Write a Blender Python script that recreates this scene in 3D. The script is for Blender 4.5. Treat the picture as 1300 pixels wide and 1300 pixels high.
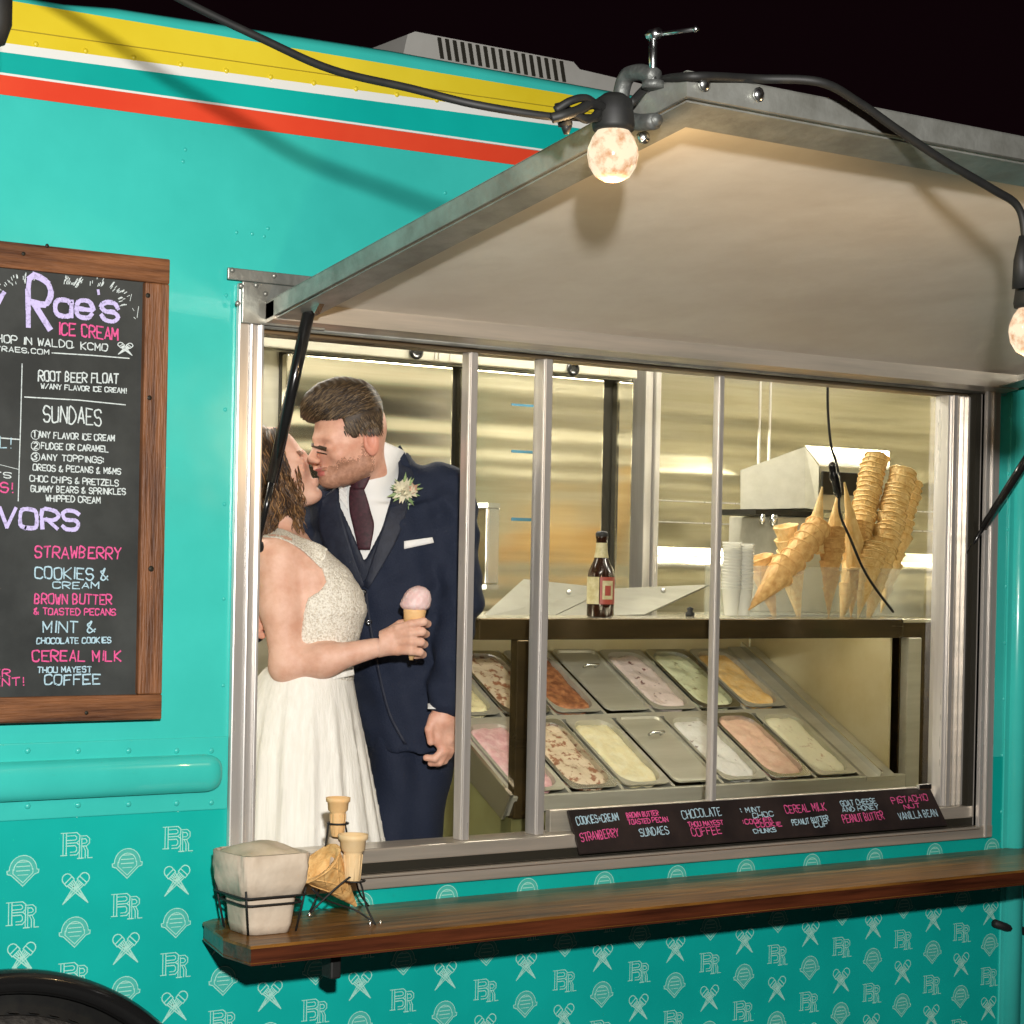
import bpy, math, random
import numpy as np
random.seed(7); rng = np.random.default_rng(7)
sc = bpy.context.scene
for o in list(bpy.data.objects): bpy.data.objects.remove(o)
col = sc.collection
# ------------------------------------------------------------ camera
CZ, D = 1.75, 3.75
YAW, PITCH, ROLL, SHY, FPX = .6003, -.008, .0199, 88.18, 2600.
_cy, _sy, _cp, _sp = math.cos(YAW), math.sin(YAW), math.cos(PITCH), math.sin(PITCH)
FW = np.array([_sy*_cp, _cy*_cp, _sp]); R0 = np.array([_cy, -_sy, 0.]); U0 = np.cross(R0, FW)
RT = math.cos(ROLL)*R0+math.sin(ROLL)*U0; UP = -math.sin(ROLL)*R0+math.cos(ROLL)*U0
CAM = np.array([0, -D, CZ])
cam = bpy.data.cameras.new('camera'); camo = bpy.data.objects.new('camera', cam); col.objects.link(camo)
cam.sensor_width = 36; cam.lens = 36*FPX/1300; cam.shift_y = SHY/1300; cam.clip_end = 500
from mathutils import Matrix, Vector
M = Matrix([[RT[0], UP[0], -FW[0], CAM[0]], [RT[1], UP[1], -FW[1], CAM[1]], [RT[2], UP[2], -FW[2], CAM[2]], [0, 0, 0, 1]])
camo.matrix_world = M
sc.camera = camo
# ------------------------------------------------------------ world (night sky) and exposure
w = bpy.data.worlds.new('World'); sc.world = w; w.use_nodes = True
bg = w.node_tree.nodes['Background']
bg.inputs[0].default_value = (.32, .10, .16, 1); bg.inputs[1].default_value = .012
sc.view_settings.view_transform = 'Standard'; sc.view_settings.look = 'None'
sc.view_settings.exposure = 0; sc.view_settings.gamma = 1
# ------------------------------------------------------------ the photographer's flash (the night picture's main light)
fl = bpy.data.lights.new('flash', 'AREA'); fl.shape = 'DISK'; fl.size = .11; fl.energy = 215; fl.color = (1, .97, .93)
flo = bpy.data.objects.new('flash', fl); col.objects.link(flo)
flo.location = (.12, -3.8, 2.23)
flo.rotation_euler = (Vector((2.6, 0, 1.8))-Vector(flo.location)).to_track_quat('-Z', 'Y').to_euler()
# ------------------------------------------------------------ measuring helpers: a picture point at a chosen real depth
def ray(px, py): return FPX*FW+(px-650)*RT-(py-650-SHY)*UP
def P(px, py, Y=0.): d = ray(px, py); return CAM+d*(Y-CAM[1])/d[1]
def PX(px, py, X): d = ray(px, py); return CAM+d*X/d[0]
def PZ(px, py, Z): d = ray(px, py); return CAM+d*(Z-CZ)/d[2]
# ------------------------------------------------------------ materials
MATS = {}
def mat(name, c, rough=.5, metal=0., c2=None, nscale=20., nstretch=None, bump=0., bscale=None, spec=.5, coat=0., emit=None, estr=0., sss=0., trans=0., aniso=False, thresh=None, detail=4., ior=1.45, alpha=1., rvar=0., bdist=.01):
    m = bpy.data.materials.new(name); m.use_nodes = True; nt = m.node_tree; N = nt.nodes; L = nt.links
    b = N['Principled BSDF']; I = b.inputs
    I['Base Color'].default_value = (*c, 1); I['Roughness'].default_value = rough; I['Metallic'].default_value = metal
    I['Specular IOR Level'].default_value = spec; I['Coat Weight'].default_value = coat; I['IOR'].default_value = ior
    I['Transmission Weight'].default_value = trans; I['Alpha'].default_value = alpha
    if sss: I['Subsurface Weight'].default_value = sss; I['Subsurface Radius'].default_value = (.012, .004, .002); I['Subsurface Scale'].default_value = 1.
    if emit: I['Emission Color'].default_value = (*emit, 1); I['Emission Strength'].default_value = estr
    tc = N.new('ShaderNodeTexCoord'); mp = N.new('ShaderNodeMapping'); L.new(tc.outputs['Object'], mp.inputs[0])
    if nstretch: mp.inputs['Scale'].default_value = nstretch
    nz = N.new('ShaderNodeTexNoise'); nz.inputs['Scale'].default_value = nscale; nz.inputs['Detail'].default_value = detail; nz.inputs['Roughness'].default_value = .6
    L.new(mp.outputs[0], nz.inputs[0])
    if c2:
        rp = N.new('ShaderNodeValToRGB'); a, e = thresh or (.35, .65)
        rp.color_ramp.elements[0].position = a; rp.color_ramp.elements[1].position = e
        rp.color_ramp.elements[0].color = (*c, 1); rp.color_ramp.elements[1].color = (*c2, 1)
        L.new(nz.outputs[0], rp.inputs[0]); L.new(rp.outputs[0], I['Base Color'])
        if emit: L.new(rp.outputs[0], I['Emission Color'])
    if rvar:
        mr = N.new('ShaderNodeMapRange'); mr.inputs[3].default_value = max(.02, rough-rvar); mr.inputs[4].default_value = rough+rvar
        L.new(nz.outputs[0], mr.inputs[0]); L.new(mr.outputs[0], I['Roughness'])
    if bump:
        bp = N.new('ShaderNodeBump'); bp.inputs['Strength'].default_value = bump; bp.inputs['Distance'].default_value = bdist
        src = nz
        if bscale:
            src = N.new('ShaderNodeTexNoise'); src.inputs['Scale'].default_value = bscale; src.inputs['Detail'].default_value = 3
            L.new(mp.outputs[0], src.inputs[0])
        L.new(src.outputs[0], bp.inputs['Height']); L.new(bp.outputs[0], I['Normal'])
    MATS[name] = m
    return m
teal = mat('teal_paint', (.038, .47, .415), .24, coat=.5, c2=(.055, .58, .515), nscale=1.7, detail=9, bump=.42, bscale=2.2, bdist=.02)
dteal = mat('dark_teal_wrap', (.002, .36, .315), .36, c2=(.004, .43, .375), nscale=2.2, bump=.2, bscale=3.5, bdist=.015)
yellow = mat('yellow_paint', (.68, .52, .02), .35, c2=(.75, .60, .035), nscale=3, coat=.2)
white = mat('white_paint', (.75, .76, .72), .4)
red = mat('red_paint', (.70, .055, .022), .35, c2=(.76, .075, .03), nscale=3, coat=.2)
alu = mat('brushed_aluminium', (.72, .69, .65), .3, .6, c2=(.56, .53, .49), nscale=30, nstretch=(1, 1, .06), bump=.06, rvar=.1)
alux = mat('brushed_aluminium_rail', (.66, .59, .50), .32, .55, c2=(.45, .42, .36), nscale=30, nstretch=(.05, 1, 1), bump=.08, rvar=.1)
aluold = mat('worn_aluminium', (.38, .385, .35), .42, .6, c2=(.25, .25, .22), nscale=14, bump=.15, bscale=60, rvar=.12)
steel = mat('brushed_steel', (.74, .71, .59), .19, 1., c2=(.67, .63, .50), nscale=2, nstretch=(1.4, 1.4, 34), bump=.46, bscale=.07, bdist=.14)
steelh = mat('satin_steel', (.66, .64, .54), .36, .55, c2=(.54, .52, .42), nscale=18, nstretch=(.1, 1, 1), rvar=.1)
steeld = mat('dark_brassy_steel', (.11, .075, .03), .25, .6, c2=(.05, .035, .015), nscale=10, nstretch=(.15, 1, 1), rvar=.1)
greymetal = mat('cast_iron', (.10, .105, .10), .55, .6, c2=(.16, .165, .155), nscale=60, bump=.3)
chrome = mat('zinc_plated_steel', (.75, .76, .75), .25, 1.)
black = mat('black_rubber', (.009, .009, .009), .6, c2=(.014, .014, .012), nscale=40)
blackgl = mat('black_gloss', (.01, .01, .01), .18, coat=.4)
gasket = mat('door_gasket', (.018, .016, .01), .6)
ceilw = mat('awning_lining', (.82, .76, .66), .5, c2=(.74, .67, .57), nscale=5, bump=.09, bscale=9, bdist=.02)
inw = mat('interior_panel', (.78, .76, .66), .3, .55, c2=(.55, .52, .42), nscale=4, bump=.1)
oliv = mat('olive_panel', (.20, .20, .08), .5, .2, c2=(.15, .14, .05), nscale=5)
woodf = mat('chalkboard_frame_wood', (.065, .022, .008), .55, c2=(.27, .11, .042), nscale=9, nstretch=(8, 1, .5), bump=.5, bscale=30, thresh=(.3, .7))
woodh = mat('chalkboard_rail_wood', (.065, .022, .008), .55, c2=(.27, .11, .042), nscale=9, nstretch=(.5, 1, 8), bump=.5, bscale=30, thresh=(.3, .7))
woods = mat('stained_shelf_wood', (.045, .016, .004), .3, c2=(.30, .135, .028), nscale=7, nstretch=(.5, 6, 6), coat=.1, spec=.22, bump=.15, thresh=(.3, .72))
woode = mat('stained_shelf_edge', (.035, .009, .004), .35, c2=(.12, .032, .012), nscale=7, nstretch=(.35, 6, 6), coat=.4, bump=.15)
boardm = mat('chalkboard', (.016, .020, .020), .6, c2=(.055, .062, .060), nscale=4.5, detail=9, thresh=(.38, .75))
boardm2 = mat('black_sign', (.014, .010, .010), .5, c2=(.03, .02, .018), nscale=9)
def chalkmat(n, c): return mat(n, c, .8, c2=tuple(x*.45 for x in c), nscale=170, thresh=(.5, .75))
chW = chalkmat('white_chalk', (.62, .70, .70)); chP = chalkmat('pink_chalk', (.75, .10, .30)); chL = chalkmat('lavender_chalk', (.58, .52, .85)); chB = chalkmat('pale_blue_chalk', (.42, .62, .72))
emblem = mat('pale_teal_print', (.40, .74, .64), .5, c2=(.30, .64, .54), nscale=60)
emblemf = mat('soft_teal_print', (.06, .44, .37), .5)
glass = bpy.data.materials.new('window_glass'); glass.use_nodes = True
nt = glass.node_tree; nt.nodes.clear(); o_ = nt.nodes.new('ShaderNodeOutputMaterial'); mx = nt.nodes.new('ShaderNodeMixShader'); tr = nt.nodes.new('ShaderNodeBsdfTransparent'); gs = nt.nodes.new('ShaderNodeBsdfGlossy'); fr = nt.nodes.new('ShaderNodeFresnel')
gs.inputs['Roughness'].default_value = .02; tr.inputs[0].default_value = (.98, .99, .97, 1); fr.inputs[0].default_value = 1.5
nt.links.new(fr.outputs[0], mx.inputs[0]); nt.links.new(tr.outputs[0], mx.inputs[1]); nt.links.new(gs.outputs[0], mx.inputs[2]); nt.links.new(mx.outputs[0], o_.inputs[0])
def clearmat(name, c, dens, rough=.12):
    m = bpy.data.materials.new(name); m.use_nodes = True; nt = m.node_tree; nt.nodes.clear()
    o = nt.nodes.new('ShaderNodeOutputMaterial'); mx = nt.nodes.new('ShaderNodeMixShader'); tr = nt.nodes.new('ShaderNodeBsdfTransparent'); pb = nt.nodes.new('ShaderNodeBsdfPrincipled')
    pb.inputs['Base Color'].default_value = (*c, 1); pb.inputs['Roughness'].default_value = rough; mx.inputs[0].default_value = dens
    nt.links.new(tr.outputs[0], mx.inputs[1]); nt.links.new(pb.outputs[0], mx.inputs[2]); nt.links.new(mx.outputs[0], o.inputs[0]); return m
acryl = clearmat('clear_acrylic', (.75, .78, .70), .16)
cupm = clearmat('clear_plastic_cup', (.92, .90, .80), .5, .3)
bulbm = mat('lit_bulb_glass', (.62, .30, .14), .10, c2=(1, .84, .60), nscale=46, emit=(1, .85, .6), estr=1., thresh=(.34, .56), detail=4)
for l_ in list(bulbm.node_tree.links):
    if l_.to_socket.name == 'Base Color': bulbm.node_tree.links.remove(l_)
bulbm.node_tree.nodes['Principled BSDF'].inputs['Base Color'].default_value = (.10, .06, .035, 1)
lampm = mat('ceiling_lamp_diffuser', (.9, .85, .7), .5, emit=(1, .94, .82), estr=46.)
tubfillm = mat('added_tub_glow', (.9, .9, .85), .5, emit=(1, .94, .80), estr=9.)  # glow of an added fill strip for the ice cream tubs
yelp = mat('yellowed_cabinet_panel', (.66, .56, .30), .35, .15, c2=(.74, .66, .42), nscale=6)
skin = mat('fair_skin', (.58, .29, .20), .5, c2=(.70, .41, .30), nscale=34, sss=.10, bump=.25, bscale=420, bdist=.002, detail=6)
skinb = mat('bride_skin', (.60, .33, .23), .55, c2=(.72, .46, .35), nscale=24, sss=.10, bump=.2, bscale=420, bdist=.002, detail=6)
lipm = mat('lips', (.42, .12, .10), .4)
earskin = mat('flushed_skin', (.62, .27, .19), .5, sss=.1)
navy = mat('navy_wool', (.009, .014, .030), .8, c2=(.014, .020, .040), nscale=500, bump=.5, bscale=260, bdist=.003, spec=.3)
navy2 = mat('navy_satin', (.005, .008, .020), .65, c2=(.011, .016, .032), nscale=60, bump=.3, bscale=200, bdist=.003)
shirtm = mat('white_shirt', (.72, .72, .70), .7, bump=.2, bscale=60, bdist=.004)
tiem = mat('burgundy_tie', (.020, .004, .008), .65, c2=(.050, .011, .020), nscale=120)
hairm = mat('groom_hair', (.028, .017, .009), .55, c2=(.06, .038, .02), nscale=120, detail=2)
hairb = mat('bride_hair', (.035, .018, .009), .42, c2=(.24, .125, .05), nscale=75, detail=3, thresh=(.38, .66))
GH = [mat('groom_hair_dark', (.022, .013, .007), .5), mat('groom_hair_mid', (.070, .043, .020), .5), mat('groom_hair_light', (.14, .095, .050), .5)]
BHM = [mat('bride_hair_dark', (.026, .013, .007), .45), mat('bride_hair_mid', (.085, .042, .017), .45), mat('bride_hair_light', (.26, .14, .055), .45)]
stub = mat('stubble_skin', (.30, .15, .095), .6, c2=(.42, .22, .145), nscale=120)
satin = mat('ivory_tulle', (.82, .81, .75), .6, c2=(.75, .74, .67), nscale=8, nstretch=(14, 14, .6), bump=.3, bdist=.01)
lacem = mat('ivory_lace', (.82, .79, .70), .6, c2=(.56, .50, .40), nscale=230, detail=1.5, bump=1., bdist=.004, thresh=(.42, .66))
icp = mat('pink_ice_cream', (.72, .48, .46), .5, c2=(.78, .60, .58), nscale=60, bump=.8, bdist=.004, sss=.1)
waffle = mat('waffle_cone', (.72, .46, .17), .6, c2=(.86, .66, .33), nscale=50, bump=.6, bscale=90, bdist=.004)
waffled = mat('toasted_waffle', (.58, .30, .09), .6, c2=(.82, .54, .22), nscale=40, bump=.8, bscale=80, bdist=.005)
waffledk = mat('toasted_rim', (.34, .17, .06), .65, c2=(.5, .28, .1), nscale=60)
cakec = mat('cake_cone', (.70, .42, .17), .6, c2=(.78, .52, .25), nscale=30, bump=.2)
kraft = mat('kraft_paper', (.50, .41, .31), .75, c2=(.60, .51, .40), nscale=14, bump=.5, bscale=18, bdist=.012)
kraftw = mat('kraft_napkins', (.62, .51, .39), .8, c2=(.50, .42, .29), nscale=20, bump=.2)
leaf = mat('sage_leaf', (.16, .26, .10), .6, c2=(.30, .38, .18), nscale=40); petal = mat('cream_petal', (.70, .66, .50), .6); petalp = mat('blush_petal', (.70, .42, .32), .6)
brownglass = mat('brown_bottle_glass', (.022, .007, .003), .08, coat=.6)
labelw = mat('bottle_label_cream', (.55, .50, .30), .5, c2=(.42, .36, .18), nscale=60); labelr = mat('bottle_label_red', (.32, .06, .04), .5); labelk = mat('bottle_label_dark', (.02, .02, .02), .5)
blues = mat('blue_tape', (.06, .19, .28), .5); asphalt = mat('asphalt', (.045, .045, .045), .9, c2=(.06, .06, .06), nscale=80, bump=.4)
tyre = mat('tyre_rubber', (.022, .02, .018), .85, c2=(.05, .045, .04), nscale=70, bump=.8)
acpl = mat('vent_plastic', (.42, .41, .38), .55, c2=(.36, .35, .32), nscale=6)
# ------------------------------------------------------------ object helpers
def tag(o, label=None, cat=None, group=None, kind=None):
    if label: o['label'] = label
    if cat: o['category'] = cat
    if group: o['group'] = group
    if kind: o['kind'] = kind
    return o
def thing(name, label, cat, loc=(0, 0, 0), group=None):
    o = bpy.data.objects.new(name, None); o.empty_display_size = .05; col.objects.link(o); o.location = loc
    return tag(o, label, cat, group)
def link(name, me, parent=None, loc=None):
    o = bpy.data.objects.new(name, me); col.objects.link(o)
    if loc is not None: o.location = loc
    if parent is not None:
        o.parent = parent
        if loc is None: o.matrix_parent_inverse = Matrix.Translation(-Vector(world(parent)))
    return o
def world(o):
    l = Vector(o.location); p = o.parent
    return l
def mesh(name, v, f, m, smooth=False, mi=None):
    me = bpy.data.meshes.new(name); me.from_pydata([tuple(map(float, x)) for x in v], [], [tuple(map(int, x)) for x in f])
    for k in (m if isinstance(m, (list, tuple)) else [m]): me.materials.append(k)
    if mi is not None: me.polygons.foreach_set('material_index', mi)
    if smooth: me.polygons.foreach_set('use_smooth', [True]*len(me.polygons))
    me.update(); return me
class MB:
    def __init__(s): s.v = []; s.f = []; s.sm = []
    def add(s, v, f, sm=False):
        n = len(s.v); s.v += [tuple(x) for x in v]; s.f += [tuple(i+n for i in q) for q in f]; s.sm += [sm]*len(f); return s
    def box(s, x0, x1, y0, y1, z0, z1, b=0.):
        if b <= 0:
            v = [(x, y, z) for x in (x0, x1) for y in (y0, y1) for z in (z0, z1)]
            return s.add(v, [(0, 1, 3, 2), (4, 6, 7, 5), (0, 4, 5, 1), (2, 3, 7, 6), (0, 2, 6, 4), (1, 5, 7, 3)])
        b = min(b, abs(x1-x0)/2.1, abs(y1-y0)/2.1, abs(z1-z0)/2.1)
        import bmesh
        bm = bmesh.new(); vs = [bm.verts.new((x, y, z)) for x in (x0, x1) for y in (y0, y1) for z in (z0, z1)]
        for q in [(0, 1, 3, 2), (4, 6, 7, 5), (0, 4, 5, 1), (2, 3, 7, 6), (0, 2, 6, 4), (1, 5, 7, 3)]: bm.faces.new([vs[i] for i in q])
        bmesh.ops.bevel(bm, geom=bm.edges[:], offset=b, segments=2, affect='EDGES', profile=.5)
        bm.verts.index_update(); v = [tuple(x.co) for x in bm.verts]; f = [[x.index for x in q.verts] for q in bm.faces]; bm.free()
        return s.add(v, f)
    def tube(s, pts, r, n=8, caps=True, flat=None):
        pts = [np.array(p, float) for p in pts]; rr = r if hasattr(r, '__len__') else [r]*len(pts)
        V = []; prev = None
        for i, p in enumerate(pts):
            t = pts[min(i+1, len(pts)-1)]-pts[max(i-1, 0)]; t = t/(np.linalg.norm(t)+1e-12)
            if prev is None:
                a = np.array([0, 0, 1.]) if abs(t[2]) < .9 else np.array([1., 0, 0]); u = np.cross(t, a)
            else: u = prev-t*(prev@t)
            u /= np.linalg.norm(u)+1e-12; prev = u; w_ = np.cross(t, u)
            for k in range(n):
                a = 2*math.pi*k/n; V.append(p+rr[i]*(math.cos(a)*u+math.sin(a)*w_))
        F = [(i*n+k, i*n+(k+1) % n, (i+1)*n+(k+1) % n, (i+1)*n+k) for i in range(len(pts)-1) for k in range(n)]
        if caps: F += [tuple(range(n))[::-1], tuple(range((len(pts)-1)*n, len(pts)*n))]
        return s.add(V, F, True)
    def lathe(s, prof, c=(0, 0, 0), n=24, axis=None, caps=True):
        ax = np.array(axis if axis is not None else (0, 0, 1), float); ax /= np.linalg.norm(ax)
        a = np.array([1., 0, 0]) if abs(ax[0]) < .9 else np.array([0, 1., 0]); u = np.cross(ax, a); u /= np.linalg.norm(u); w_ = np.cross(ax, u)
        c = np.array(c, float); V = []
        for r, h in prof:
            for k in range(n):
                t = 2*math.pi*k/n; V.append(c+ax*h+r*(math.cos(t)*u+math.sin(t)*w_))
        F = [(i*n+k, i*n+(k+1) % n, (i+1)*n+(k+1) % n, (i+1)*n+k) for i in range(len(prof)-1) for k in range(n)]
        if caps: F += [tuple(range(n))[::-1], tuple(range((len(prof)-1)*n, len(prof)*n))]
        return s.add(V, F, True)
    def prism(s, poly, off):       # polygon of 3D points, thickness vector
        n = len(poly); off = np.array(off, float); A = [np.array(p, float) for p in poly]; B = [p+off for p in A]
        return s.add(A+B, [tuple(range(n)), tuple(range(n, 2*n))[::-1]]+[(i, i+n, (i+1) % n+n, (i+1) % n) for i in range(n)])
    def rivet(s, c, r, d=(0, -1, 0)):
        return s.lathe([(r, 0), (r*.85, r*.35), (r*.45, r*.6), (.0001, r*.68)], c, 8, d, False)
    def build(s, name, m, parent=None, smooth=None):
        me = mesh(name, s.v, s.f, m)
        me.polygons.foreach_set('use_smooth', s.sm if smooth is None else [smooth]*len(s.f)); me.update()
        return link(name, me, parent)
def cat(pts, n=8):     # Catmull-Rom
    p = [np.array(x, float) for x in pts]; p = [2*p[0]-p[1]]+p+[2*p[-1]-p[-2]]; out = []
    for i in range(1, len(p)-2):
        for k in range(n):
            t = k/n; out.append(.5*((2*p[i])+(-p[i-1]+p[i+1])*t+(2*p[i-1]-5*p[i]+4*p[i+1]-p[i+2])*t*t+(-p[i-1]+3*p[i]-3*p[i+1]+p[i+2])*t**3))
    out.append(p[-2]); return out
# stroke lettering ------------------------------------------------------------
G = {'A': '00-26-40|12-32', 'B': '00-06-26-35-34-23-03|23-32-31-20-00', 'C': '45-36-16-05-01-10-30-41', 'D': '00-06-26-44-42-20-00', 'E': '40-00-06-46|03-33', 'F': '00-06-46|03-33', 'G': '45-36-16-05-01-10-30-41-43-23', 'H': '00-06|40-46|03-43', 'I': '20-26', 'J': '46-41-30-10-01', 'K': '00-06|46-03-40', 'L': '06-00-40', 'M': '00-06-22-46-40', 'N': '00-06-40-46', 'O': '10-01-05-16-36-45-41-30-10', 'P': '00-06-36-45-44-33-03', 'Q': '10-01-05-16-36-45-41-30-10|21-40', 'R': '00-06-36-45-44-33-03|13-40', 'S': '45-36-16-05-04-13-33-42-41-30-10-01', 'T': '20-26|06-46', 'U': '06-01-10-30-41-46', 'V': '06-20-46', 'W': '06-10-24-30-46', 'X': '00-46|06-40', 'Y': '06-23-46|23-20', 'Z': '06-46-00-40', '&': '40-04-15-26-25-01-10-20-42', '!': '26-22|20-20', "'": '26-24', ',': '11-00', '.': '10-11', ':': '14-15|11-12', '+': '21-25|03-43', '-': '03-43', '/': '00-46', '1': '15-26-20', '2': '05-16-36-45-44-00-40', '3': '05-16-36-45-44-23-42-41-30-10-01', 'a': '43-34-14-03-01-10-30-41-44-40', 'e': '02-42-43-34-14-03-01-10-30-41', 's': '43-34-14-03-12-32-41-30-10-01', 'y': '04-21|44-0.', ' ': ''}
G['y'] = '04-11-21-44|44-20-10'
SK = [0]
def strokes(mb, pts, wd, y):   # pts list of (x,z); ribbons facing -y, each a hair above the one before
    for (x0, z0), (x1, z1) in zip(pts[:-1], pts[1:]):
        SK[0] = (SK[0]+1) % 23; yk = y-SK[0]*.00003
        dx, dz = x1-x0, z1-z0; l = math.hypot(dx, dz)
        if l < 1e-6: dx, dz, l = 0, 1e-4, 1e-4
        nx, nz = -dz/l*wd/2, dx/l*wd/2; ex, ez = dx/l*wd*.3, dz/l*wd*.3; jw = random.uniform(.78, 1.1); nx *= jw; nz *= jw
        mb.add([(x0-ex+nx, yk, z0-ez+nz), (x0-ex-nx, yk, z0-ez-nz), (x1+ex-nx, yk, z1+ez-nz), (x1+ex+nx, yk, z1+ez+nz)], [(0, 3, 2, 1)])
def text_pts(t, jit=.25):
    out = []; x = 0
    for ch in t:
        if ch == ' ': x += 3.2; continue
        wd = 2.2 if ch in "I!'.,:1" else 5.4
        ox = x-(1. if ch in "I!'.,:1" else 0); rj = random.uniform(-.25, .25)
        for pl in G.get(ch, '').split('|'):
            q = [(ox+int(a[0])+random.uniform(-jit, jit), int(a[1])+rj+random.uniform(-jit, jit)) for a in pl.split('-') if len(a) == 2]
            if len(q) > 5:
                q = [tuple(p_[:2]) for p_ in cat([(a, b, 0) for a, b in q], 3)]
            if q: out.append(q)
        x += wd
    return out, x-1.4
def write(mb, t, a, b, hpx, wd, surf, slant=0., jit=.25):    # surf(px,py)->(x,z) on the board, y handled by the caller
    A = np.array(surf(*a)); B = np.array(surf(*b)); T = np.array(surf(a[0], a[1]-hpx)); h = abs(T[1]-A[1])
    pls, W = text_pts(t, jit)
    for q in pls: strokes(mb, [(A[0]+(B[0]-A[0])*x/W+slant*z*h/6, A[1]+(B[1]-A[1])*x/W+z*h/6) for x, z in q], wd, 0.)
# ------------------------------------------------------------ ground
mb = MB(); mb.box(-60, 60, -60, 60, -.2, 0); tag(mb.build('ground', asphalt), kind='structure')
# ============================================================ FOOD TRUCK
XL, XR = -.6, 4.75
WX0, WX1, WZ0, WZ1 = 1.90, 4.09, 1.08, 2.285        # hole in the side
truck = thing('food_truck', 'teal vintage step van food truck with yellow, white and red stripes, serving window open', 'food truck', (2.0, 0, 0))
zlow = lambda: P(135, 1033)[2]
ZL = zlow()
ROOF = [P(*q) for q in ((85, 0), (150, 5), (325, 32), (502, 60), (784, 112))]
RZ = min(q[2] for q in ROOF)-.05
mb = MB(); T = .03
mb.box(XL, WX0, 0, T, ZL, RZ); mb.box(WX1, XR, 0, T, ZL, RZ); mb.box(WX0, WX1, 0, T, WZ1, RZ); mb.build('side_panel', teal, truck)
mb = MB(); mb.box(XL, XR, -.001, T, .35, WZ0); mb.box(XL, WX0, -.001, T-.001, WZ0, ZL); mb.box(WX1, 4.19, -.001, T-.001, WZ0, ZL+.02); mb.build('lower_side_panel', dteal, truck)
# curved roof edge and roof
xs_r = [XL]+[q[0] for q in ROOF]+[XR]; zs_r = [ROOF[0][2]-.01]+[q[2] for q in ROOF]+[ROOF[-1][2]]
mb = MB(); V = [(x, y, RZ if k == 0 else z-d_) for x, z in zip(xs_r, zs_r) for k, (y, d_) in enumerate(((0, 0), (0, .024), (.005, .012), (.02, .004), (.05, .001), (.1, 0), (2.1, -.01)))]
mb.add(V, [(i*7+j, (i+1)*7+j, (i+1)*7+j+1, i*7+j+1) for i in range(len(xs_r)-1) for j in range(6)], True); z0 = ROOF[2][2]-.03
mb.box(XL, XR, 2.1, 2.13, .3, z0+.032); mb.build('roof', teal, truck)
def stripe(name, m, t0, t1, b0, b1, y=-.002):
    mb = MB(); out = []
    for a, b in ((t0, t1), (b0, b1)):
        A, B = P(*a), P(*b); s = (B[2]-A[2])/(B[0]-A[0]); out.append([(x, y, A[2]+s*(x-A[0])) for x in (XL, 4.7)])
    mb.add([out[0][0], out[0][1], out[1][1], out[1][0]], [(0, 1, 2, 3)]); mb.build(name, m, truck)
stripe('yellow_stripe', yellow, (0, -1), (732, 122), (0, 54), (650, 141))
stripe('white_stripe', white, (0, 54), (650, 141), (0, 66), (650, 152), -.0022)
stripe('dark_teal_stripe', dteal, (0, 66), (650, 152), (0, 92), (650, 184), -.0024)
stripe('cream_line', white, (0, 92), (650, 184), (0, 95), (650, 186.5), -.0026)
stripe('red_stripe', red, (0, 95), (650, 187), (0, 120), (635, 207), -.0028)
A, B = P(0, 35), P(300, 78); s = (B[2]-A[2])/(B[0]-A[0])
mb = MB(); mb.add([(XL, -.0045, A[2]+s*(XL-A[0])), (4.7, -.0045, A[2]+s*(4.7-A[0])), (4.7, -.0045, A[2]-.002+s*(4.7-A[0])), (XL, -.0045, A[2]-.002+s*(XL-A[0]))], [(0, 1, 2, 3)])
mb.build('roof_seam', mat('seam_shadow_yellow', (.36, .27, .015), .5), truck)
mb = MB(); x = P(45, 50)[0]; dx = P(108, 60)[0]-x
for k in range(-4, 26):
    X = x+k*dx; mb.rivet((X, -.002, A[2]-.022+s*(X-A[0])), .006)
tag(mb.build('roof_rivet', yellow, truck), kind='stuff')
# rivets on the teal side
mb = MB()
for px, py in ((232, 205), (300, 295), (320, 297), (335, 300), (340, 290), (565, 245), (235, 190), (287, 375), (286, 520), (285, 640), (284, 760), (283, 870), (281, 945)): mb.rivet(P(px, py), .0045)
for k in range(9): mb.rivet((4.16, 0, 1.12+k*.15), .006)
tag(mb.build('side_rivet', teal, truck), kind='stuff')
# embossed rub rail, left of the window
za, zb = P(130, 940)[2], P(135, 1035)[2]; xe = P(287, 1000)[0]
mb = MB(); mb.box(XL, xe, -.005, 0, zb, za, .002); mb.build('rub_rail_backing', teal, truck)
zc, zr = (P(130, 962)[2]+P(130, 1011)[2])/2, (P(130, 962)[2]-P(130, 1011)[2])/2; xb = P(278, 985)[0]
mb = MB(); n = 14; secs = []
xs_ = [XL, xb-zr*1.0]+[xb-zr*1.0+zr*1.0*math.sin(t) for t in np.linspace(0, math.pi/2, 7)[1:]]
for i, X in enumerate(xs_):
    k = 1 if i < 2 else math.cos(np.linspace(0, math.pi/2, 7)[i-1]); k = max(k, .02)
    secs.append([(X, -.005-.028*k**.6*math.sin(math.pi*j/n)**.6, zc+zr*(.35+.65*k)*math.cos(math.pi*j/n)) for j in range(n+1)])
V = [p for s_ in secs for p in s_]; F = [(i*(n+1)+j, i*(n+1)+j+1, (i+1)*(n+1)+j+1, (i+1)*(n+1)+j) for i in range(len(secs)-1) for j in range(n)]
mb.add(V, F, True); mb.build('rub_rail', teal, truck)
mb = MB()
for px, dy in ((35, 0), (99, 0), (163, 0), (224, 0), (268, 0)):
    mb.rivet(P(px, 953, -.005), .0065); mb.rivet(P(px, 1024-px*.02, -.005), .0065)
tag(mb.build('rub_rail_rivet', teal, truck), kind='stuff')
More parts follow.
